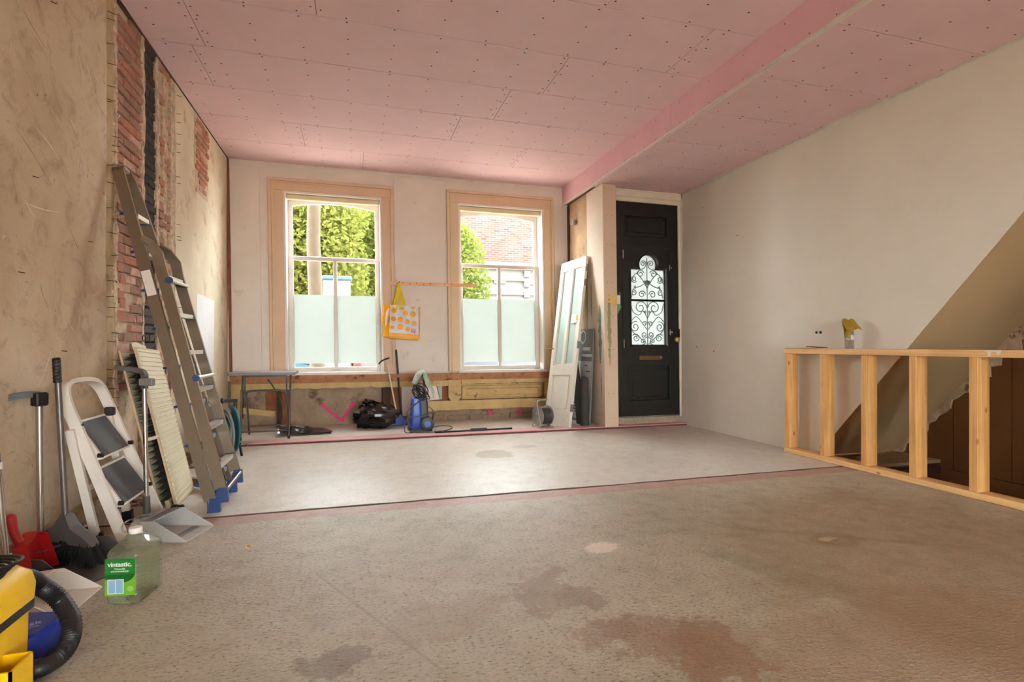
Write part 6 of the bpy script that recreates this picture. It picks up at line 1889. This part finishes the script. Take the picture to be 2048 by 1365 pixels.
def cloth2(u, v):
    a = (u - 0.42) * 2.0
    z = 0.694 - 0.05 * a * a - (0.23 if a > 0 else 0.17) * max(0, abs(a) - 0.22)
    x = 0.738 + 0.060 * math.tanh(a * 1.4) + (0.055 * a if a > 0 else 0.03 * a) + 0.035 * v * a
    y = 6.165 + v * 0.17 + 0.012 * math.sin(u * 16 + v * 3)
    z += 0.035 * (v - 0.6) - 0.02 * max(0, 0.3 - v) + 0.006 * math.sin(u * 22 + v * 5)
    return (x, y, z)


o = MB().grid(cloth2, 20, 8, (0, 0, 0.004)).grid(lambda u, v: (0.735 + 0.055 * u + 0.055 * v * (0.4 + u) + 0.006 * math.sin(v * 9 + u * 5), 6.150 + 0.012 * math.sin(u * 9 + v * 4), 0.690 - 0.02 * u - v * (0.13 + 0.075 * u)), 8, 12, (0, 0.004, 0)).grid(lambda u, v: (0.735 - 0.055 * u - 0.030 * v * (0.3 + u), 6.155 + 0.010 * math.sin(u * 8 + v * 5), 0.690 - 0.025 * u - v * (0.03 + 0.10 * u)), 6, 8, (0, 0.004, 0)).build('cloth', mat('pale_green_cloth', (176, 188, 164), 0.85, var=0.1, vscale=30, bmp=0.3, bscale=120), None, True)
o.data.transform(Matrix.Translation((-0.74, -6.25, -0.6))); o.location = (0.74, 6.25, 0.6)
tag(o, 'pale green cloth hung over the pressure washer handle', 'cloth')
# lance on the floor
ln = thing('spray_lance', 'long black spray lance lying along the pink strip', 'lance', (1.27, 5.95, 0.026))
MB().tube([(0.84, 5.915, 0.036), (1.745, 5.955, 0.036)], 0.0095, 8).build('tube', M_blackpl, ln, 40)
MB().bar((1.25, 5.933, 0.042), (1.44, 5.941, 0.042), 0.03, 0.028).build('trigger_grip', M_blackpl, ln)
MB().tube([(0.84, 5.915, 0.038), (0.92, 5.919, 0.038)], 0.014, 8).build('nozzle', M_blackpl, ln, 40)

# ---------------- timber batten and shopping bag
bt = thing('batten', 'narrow timber batten fixed across the wall between the windows', 'batten', (0.97, 6.84, 1.757))
MB().add([(0.42, 6.832, 1.757), (1.515, 6.832, 1.762), (1.515, 6.853, 1.762), (0.42, 6.853, 1.757), (0.42, 6.832, 1.797), (1.515, 6.832, 1.801), (1.515, 6.853, 1.801), (0.42, 6.853, 1.797)],
         [(0, 3, 2, 1), (4, 5, 6, 7), (0, 1, 5, 4), (1, 2, 6, 5), (2, 3, 7, 6), (3, 0, 4, 7)]).build('lath', M_batten, bt)
for k, x in enumerate((0.50, 0.57, 0.66, 0.74, 0.83, 0.92, 1.10, 1.19)):
    MB().lathe([(0, 0), (0.006, 0), (0.006, 0.002), (0, 0.002)], (x, 6.8295, 1.785 if k % 2 else 1.776), 8, 'y').build('screw', M_screw, bt)
hk = MB().tube([(0.523, 6.835, 1.786), (0.523, 6.80, 1.786), (0.523, 6.795, 1.80)], 0.004, 6); hk.build('hook', M_screw, bt)
bg_ = thing('shopping_bag', 'yellow and white dotted shopping bag hanging from the batten', 'bag', (0.54, 6.78, 1.08))
M_bagw = mat('bag_white', (226, 224, 224), 0.35, var=0.04, vscale=8)
M_bago = mat('bag_orange', (238, 166, 16), 0.35, var=0.06, vscale=8)
M_bagd = mat('bag_dot', (236, 164, 30), 0.4, var=0.1, vscale=30)
M_bags = mat('bag_strap', (222, 196, 10), 0.4, var=0.05)
M_bagr = mat('bag_red', (176, 20, 36), 0.4)
BX0, BX1, BZ0, BZ1 = 0.40, 0.755, 1.105, 1.50
FY, BY = 6.685, 6.815


def bagf(u, v):
    x = BX0 + (BX1 - BX0) * u + 0.015 * (v - 0.5) * (1 if u < 0.5 else 0.2)
    z = BZ0 + (BZ1 - BZ0 - 0.02 * u) * v - 0.025 * u * (1 - v)
    y = FY + 0.05 * v - 0.012 * math.sin(math.pi * u) + 0.010 * math.sin(u * 17 + v * 2) * v + 0.012 * (u - 0.3) ** 2
    return (x, y, z)


fr = MB().grid(lambda u, v: bagf(u, 0.12 + 0.88 * v), 24, 16).build('front_panel', M_bagw, bg_, True)
MB().grid(lambda u, v: bagf(u, 0.13 * v) if v > 0.5 else (lambda p: (p[0], p[1] + 0.02 * (0.5 - v), p[2] - 0.03 * (0.5 - v)))(bagf(u, 0.13 * v)), 24, 4).build('bottom_band', M_bago, bg_, True)
# left gusset folded inwards, right edge, back, bottom
MB().grid(lambda u, v: (BX0 - 0.075 * math.sin(math.pi * min(1, 1.3 * u)) - 0.02 * u + 0.012 * math.sin(v * 9), FY + 0.05 * v + (BY - FY - 0.04 * v) * u, BZ0 + (BZ1 - BZ0 - 0.015 * u) * v + 0.02 * u), 10, 12).build('gusset', M_bago, bg_, True)
MB().grid(lambda u, v: (BX1 + 0.02 * math.sin(math.pi * u) + 0.01 * v, FY + 0.05 * v + 0.012 * 0.49 + (BY - FY - 0.045 * v) * u, BZ0 - 0.025 * (1 - v) + (BZ1 - BZ0 - 0.02) * v), 6, 10).build('gusset', M_bago, bg_, True)
MB().grid(lambda u, v: (BX0 + (BX1 - BX0) * u - 0.02 * (1 - u), BY + 0.005 * v, BZ0 + 0.02 + (BZ1 - BZ0 - 0.02) * v), 6, 6).build('back_panel', M_bagw, bg_, True)
MB().grid(lambda u, v: (BX0 + (BX1 - BX0) * u, FY + (BY - FY) * v, BZ0 - 0.025 * u - 0.02 * math.sin(math.pi * v)), 8, 5).build('base', M_bago, bg_, True)
MB().add([(BX0 - 0.055, FY + 0.03, BZ0 + 0.12), (BX0 - 0.045, FY + 0.035, BZ0 + 0.30), (BX0 - 0.005, FY + 0.038, BZ0 + 0.36), (BX0 - 0.03, FY + 0.02, BZ0 + 0.16)], [(0, 1, 2, 3)]).build('gusset_print', M_bagw, bg_)
for (u, v, r) in ((0.14, 0.80, 0.032), (0.13, 0.50, 0.030), (0.10, 0.20, 0.022), (0.42, 0.90, 0.022), (0.36, 0.50, 0.034), (0.37, 0.24, 0.036), (0.52, 0.74, 0.030), (0.60, 0.44, 0.030), (0.62, 0.18, 0.030), (0.80, 0.96, 0.024), (0.80, 0.72, 0.036), (0.84, 0.40, 0.031)):
    c = Vector(bagf(u, 0.12 + 0.88 * v)); ms = MB()
    ring = []
    for k in range(14):
        a = 2 * math.pi * k / 14
        uu = min(1, max(0, u + r * math.cos(a) / (BX1 - BX0))); vv = min(1, max(0.12, 0.12 + 0.88 * v + r * math.sin(a) / (BZ1 - BZ0)))
        p = Vector(bagf(uu, vv)); ring.append((p.x, p.y - 0.0025, p.z))
    ms.add(ring + [(c.x, c.y - 0.003, c.z)], [(i, (i + 1) % 14, 14) for i in range(14)]); ms.build('printed_dot', M_bagd, fr)
c = Vector(bagf(0.80, 0.245))
MB().prism([(c.x - 0.026, c.z + 0.022), (c.x + 0.03, c.z + 0.02), (c.x + 0.03, c.z - 0.03), (c.x + 0.022, c.z - 0.026), (c.x + 0.020, c.z - 0.042), (c.x + 0.008, c.z - 0.025), (c.x - 0.026, c.z - 0.022)], c.y - 0.010, c.y - 0.0075, 'y').build('red_logo', M_bagr, fr)
for q in ((-0.018, -0.008, 0.004, 0.012), (-0.004, 0.006, 0.003, 0.012), (0.010, 0.021, 0.003, 0.012), (-0.018, 0.020, -0.008, -0.003)):
    MB().box(c.x + q[0], c.x + q[1], c.y - 0.0115, c.y - 0.0095, c.z + q[2], c.z + q[3]).build('logo_mark', M_bagw, fr)
for (u0, yb) in ((0.10, 0), (0.22, 0), (0.36, 0), (0.60, 1)):
    a_ = Vector(bagf(u0, 0.86 if yb == 0 else 0.72)) + Vector((0, -0.006, 0)); top = Vector((0.523, 6.815, 1.79))
    mid = a_ + (top - a_) * 0.5
    wv = 0.026
    m = MB(); dirx = Vector((1, 0, 0))
    for (p, q, w0, w1) in ((a_, mid, wv, wv * 0.85), (mid, top, wv * 0.85, wv * 0.4)):
        m.add([p - dirx * w0 / 2, p + dirx * w0 / 2, q + dirx * w1 / 2, q - dirx * w1 / 2], [(0, 1, 2, 3)])
    m.build('strap', M_bags, bg_)
for s in (-1, 1):
    MB().add([(0.51 + 0.06 * s - 0.012, BY - 0.005, 1.48), (0.51 + 0.06 * s + 0.012, BY - 0.005, 1.48), (0.523 + 0.006, 6.806, 1.79), (0.523 - 0.006, 6.806, 1.79)], [(0, 1, 2, 3)]).build('strap', M_bags, bg_)

# ---------------- white glazed door leaning in the corner
B1, W_, T1 = Vector((2.415, 5.865, FZ + 0.002)), Vector((-0.135, 0.485, 0.0)), Vector((2.775, 6.155, 2.125))
Uv = (T1 - B1); DH = Uv.length; Un = Uv.normalized(); Wn = (W_ - Un * W_.dot(Un)); DW = Wn.length; Wn.normalize()
Nn = Un.cross(Wn).normalized()
if Nn.x > 0: Nn = -Nn
ldo = thing('glazed_door', 'white panelled door with two frosted panes leaning in the corner', 'door', tuple(B1))
M_doorw = mat('white_door_paint', (226, 220, 206), 0.55, var=0.03)
M_doorg = mat('pale_green_glass', (176, 200, 188), 0.55, var=0.05, vscale=2)


def dbox(u0, u1, v0, v1, n0, n1, bev=0.0):
    """box in door space: u across, v up (metres), n outwards"""
    P = []
    for n in (n0, n1):
        for (u, v) in ((u0, v0), (u1, v0), (u1, v1), (u0, v1)):
            P.append(B1 + Wn * u + Un * v + Nn * n)
    return MB().add(P, [(0, 1, 2, 3), (7, 6, 5, 4), (0, 4, 5, 1), (1, 5, 6, 2), (2, 6, 7, 3), (3, 7, 4, 0)])


st_ = 0.062; g0, g1 = 0.36 * DH, 0.945 * DH
for nm, q in (('stile', (0, st_, 0, DH)), ('stile', (DW - st_, DW, 0, DH)), ('top_rail', (st_, DW - st_, g1, DH)), ('lock_rail', (st_, DW - st_, 0.305 * DH, g0)), ('bottom_rail', (st_, DW - st_, 0, 0.085 * DH)), ('mullion', (DW / 2 - 0.024, DW / 2 + 0.024, g0, g1))):
    dbox(*q, -0.038, 0.0).build(nm, M_doorw, ldo)
for u0, u1 in ((st_, DW / 2 - 0.024), (DW / 2 + 0.024, DW - st_)):
    pnn = dbox(u0 - 0.003, u1 + 0.003, g0 - 0.003, g1 + 0.003, -0.022, -0.017).build('pane', M_doorg, ldo)
    for q in ((u0, u0 + 0.012, g0, g1), (u1 - 0.012, u1, g0, g1), (u0, u1, g0, g0 + 0.012), (u0, u1, g1 - 0.012, g1)):
        dbox(*q, -0.017, -0.006).build('glazing_bead', M_doorw, pnn)
lp = dbox(st_ - 0.002, DW - st_ + 0.002, 0.085 * DH, 0.305 * DH, -0.028, -0.016).build('lower_panel', M_doorw, ldo)
dbox(st_ + 0.04, DW - st_ - 0.04, 0.085 * DH + 0.04, 0.305 * DH - 0.04, -0.016, -0.006).build('raised_field', M_doorw, lp)
for q in ((st_, DW - st_, 0.305 * DH - 0.014, 0.305 * DH), (st_, DW - st_, 0.085 * DH, 0.085 * DH + 0.014), (st_, st_ + 0.014, 0.085 * DH, 0.305 * DH), (DW - st_ - 0.014, DW - st_, 0.085 * DH, 0.305 * DH)):
    dbox(*q, -0.016, -0.002).build('bead', M_doorw, lp)
for v in (0.11, 0.47, 0.84, 0.93):
    dbox(-0.004, 0.004, v * DH - 0.045, v * DH + 0.045, -0.034, 0.003).build('hinge', M_chrome, ldo)
hp_ = B1 + Wn * (DW - 0.035) + Un * (0.46 * DH)
m = MB().tube([hp_, hp_ + Nn * 0.045, hp_ + Nn * 0.048 + Wn * 0.05], 0.008, 8); m.build('lever_handle', M_brass, ldo, True)
pp_ = dbox(0.05, 0.175, 0.60 * DH, 0.655 * DH, 0.0, 0.003); pap = pp_.build('paper', mat('white_paper', (224, 222, 218), 0.7), ldo)
dbox(0.052, 0.072, 0.615 * DH, 0.645 * DH, 0.003, 0.005).build('yellow_tape', mat('yellow_tape', (232, 190, 20), 0.5), pap)

# ---------------- silver cable reel
rl = thing('cable_reel', 'silver cable reel wound with dark cable in front of the leaning door', 'cable reel', (2.16, 6.02, FZ))
RX = Matrix.Translation((2.15, 6.06, FZ + 0.135)) @ Matrix.Rotation(R(18), 4, 'Z')
M_zinc = mat('zinc_flange', (176, 176, 172), 0.35, metal=0.7, var=0.06)
for xx in (-0.062, 0.085):
    MB().lathe([(0.02, xx - 0.002), (0.115, xx - 0.002), (0.122, xx), (0.115, xx + 0.004), (0.02, xx + 0.004)], (0, 0, 0), 28, 'x').xf(RX).build('flange', M_zinc, rl, 40)
MB().lathe([(0.055, -0.06), (0.055, 0.085)], (0, 0, 0), 20, 'x').xf(RX).build('drum', M_zinc, rl, 40)
m = MB()
for lay in range(2):
    n_ = 8
    pts = [RX @ Vector((-0.055 + 0.130 * i / (n_ * 16), (0.088 + 0.012 * lay) * math.cos(2 * math.pi * i / 16), (0.088 + 0.012 * lay) * math.sin(2 * math.pi * i / 16))) for i in range(n_ * 16)]
    m.tube(pts, 0.0082, 6)
m.build('wound_cable', mat('dark_cable', (66, 62, 60), 0.4, var=0.15), rl, True)
for yy in (0,):
    pts = [RX @ Vector(p) for p in ((-0.078, -0.085, -0.130), (-0.078, -0.012, 0.10), (-0.078, -0.01, 0.165), (-0.05, -0.01, 0.185), (0.075, -0.01, 0.188))]
    MB().tube(smoothpath(pts, 5), 0.0085, 8).build('handle_tube', M_zinc, rl, True)
    pts = [RX @ Vector(p) for p in ((-0.078, -0.012, 0.10), (-0.078, 0.085, -0.130), (0.105, 0.085, -0.130), (0.105, -0.085, -0.130), (-0.078, -0.085, -0.130))]
    MB().tube(pts, 0.007, 8).build('stand', M_zinc, rl, 40)
MB().bbox(-0.085, -0.068, -0.04, 0.04, -0.06, 0.03, 0.004).xf(RX).build('socket_plate', M_zinc, rl)

# ---------------- printed board and dark rolls behind the door
pb_ = thing('printed_board', 'tall grey board with white print leaning on the partition behind the door', 'board', (2.77, 6.35, FZ))
M_bdark = mat('board_dark_grey', (110, 114, 108), 0.5, var=0.04)
M_blight = mat('board_light_grey', (196, 194, 190), 0.5, var=0.04)
M_print = mat('board_print', (228, 228, 222), 0.5)
M_printd = mat('board_print_dark', (92, 92, 90), 0.6)


def BPt(y, z, off=0.0): return (2.745 + 0.055 * (z - FZ) / 1.2 + off, y, z)


def bquad(y0, y1, z0, z1, off, th):
    P = [BPt(y, z, o_) for o_ in (off, off + th) for (y, z) in ((y0, z0), (y1, z0), (y1, z1), (y0, z1))]
    return MB().add(P, [(0, 1, 2, 3), (7, 6, 5, 4), (0, 4, 5, 1), (1, 5, 6, 2), (2, 6, 7, 3), (3, 7, 4, 0)])


bquad(6.005, 6.62, FZ + 0.001, 1.205, 0.0, 0.018).build('core', M_bdark, pb_)
f_ = bquad(6.01, 6.62, FZ + 0.03, 0.80, -0.0012, 0.001).build('light_field', M_blight, pb_)
for (y0, y1, z0, z1) in ((6.07, 6.30, 0.935, 0.975), (6.02, 6.32, 0.855, 0.89)):
    n_ = 9
    for k in range(n_):
        a, b = y0 + (y1 - y0) * k / n_, y0 + (y1 - y0) * (k + 0.75) / n_
        bquad(a, b, z0, z1, -0.0015, 0.001).build('print_block', M_print, pb_)
m = MB()
hx = [(6.30 + 0.085 * math.sin(R(60 * k)), 1.105 + 0.085 * math.cos(R(60 * k)) * 1.0) for k in range(7)]
for (p, q) in zip(hx, hx[1:]):
    m.bar(BPt(p[0], p[1], -0.002), BPt(q[0], q[1], -0.002), 0.016, 0.001, (1, 0, 0))
m.build('print_hexagon', M_print, pb_)
for (y0, y1, z) in ((6.14, 6.22, 0.735), (6.05, 6.18, 0.665), (6.34, 6.46, 0.40), (6.36, 6.44, 0.36), (6.36, 6.42, 0.32), (6.34, 6.52, 0.24), (6.34, 6.55, 0.20), (6.34, 6.55, 0.165), (6.36, 6.48, 0.135)):
    bquad(y0, y1, z, z + 0.018, -0.0018, 0.001).build('print_line', M_printd, f_)
dr = thing('felt_roll', 'dark grey rolled felt standing upright beside the printed board', 'roll', (2.665, 5.99, FZ))
m = MB(); pts = [(2.668, 5.985, FZ + 0.001), (2.672, 5.99, 0.25), (2.676, 5.995, 0.45), (2.68, 6.0, 0.56), (2.682, 6.0, 0.605), (2.683, 6.0, 0.618)]
m.tube(pts, [0.050, 0.0495, 0.049, 0.048, 0.040, 0.015], 18).build('roll', mat('dark_felt', (58, 56, 50), 0.85, var=0.12, vscale=30), dr, 50)
m = MB(); spp = [(2.682 + (0.012 + 0.0016 * i) * math.cos(i * 0.6), 6.0 + (0.012 + 0.0016 * i) * math.sin(i * 0.6), 0.609) for i in range(16)]
m.tube(spp, 0.003, 5).build('roll_end', mat('felt_edge', (86, 82, 74), 0.9), dr)
dr2 = single('felt_sheet', MB().add([(2.66, 6.05, FZ + 0.001), (2.66, 6.20, FZ + 0.001), (2.70, 6.40, 0.50), (2.72, 6.38, 0.95), (2.70, 6.20, 0.55), (2.676, 6.05, 0.52),
                                      (2.675, 6.05, FZ + 0.001), (2.675, 6.20, FZ + 0.001), (2.715, 6.40, 0.50), (2.735, 6.38, 0.95), (2.715, 6.20, 0.55), (2.691, 6.05, 0.52)],
                                     [(0, 1, 2, 3, 4, 5), (11, 10, 9, 8, 7, 6), (0, 6, 7, 1), (1, 7, 8, 2), (2, 8, 9, 3), (3, 9, 10, 4), (4, 10, 11, 5), (5, 11, 6, 0)]),
             mat('dark_felt', (58, 56, 50), 0.85, var=0.12, vscale=30), 'bent dark felt sheet slanting behind the upright roll', 'felt sheet', (2.67, 6.12, FZ))
# ---------------- glove taped to the partition
LEAN[0] = 0.014
gv = thing('work_glove', 'green rubber glove held by yellow striped tape on the partition edge', 'glove', (3.02, 5.77, 1.45))
M_ytape = mat('yellow_tape', (232, 190, 20), 0.5)
for (x0, x1, z0, z1) in ((2.955, 3.001, 1.612, 1.630), (2.870, 3.035, 1.560, 1.582), (2.870, 3.040, 1.508, 1.530), (2.955, 3.001, 1.462, 1.480)):
    MB().box(x0, x1, YP0 - 0.0018, YP0 - 0.0006, z0, z1).build('tape', M_ytape, gv)
MB().box(3.0, 3.042, YP0 - 0.003, YP0 + 0.02, 1.495, 1.60).build('tape_band', M_whitepl, gv)
M_glove = mat('teal_glove', (112, 152, 124), 0.6, var=0.15, vscale=30)
m = MB(); m.tube(smoothpath([(3.02, YP0 + 0.006, 1.60), (3.035, YP0 + 0.004, 1.635), (3.048, YP0 + 0.005, 1.625), (3.045, YP0 + 0.006, 1.605)], 5), 0.008, 8)
m.build('cuff', mat('teal_glove_dark', (66, 110, 104), 0.6), gv, True)
for (dx, L_) in ((0.0, 0.12), (0.018, 0.09), (0.034, 0.06)):
    MB().tube(smoothpath([(3.010 + dx * 0.7, YP0 + 0.008, 1.50), (3.012 + dx, YP0 + 0.006, 1.50 - L_ * 0.6), (3.012 + dx * 1.05, YP0 + 0.008, 1.50 - L_)], 4), [0.011] * 6 + [0.010, 0.009, 0.005], 8).build('finger', M_glove, gv, True)
LEAN[0] = 0.0
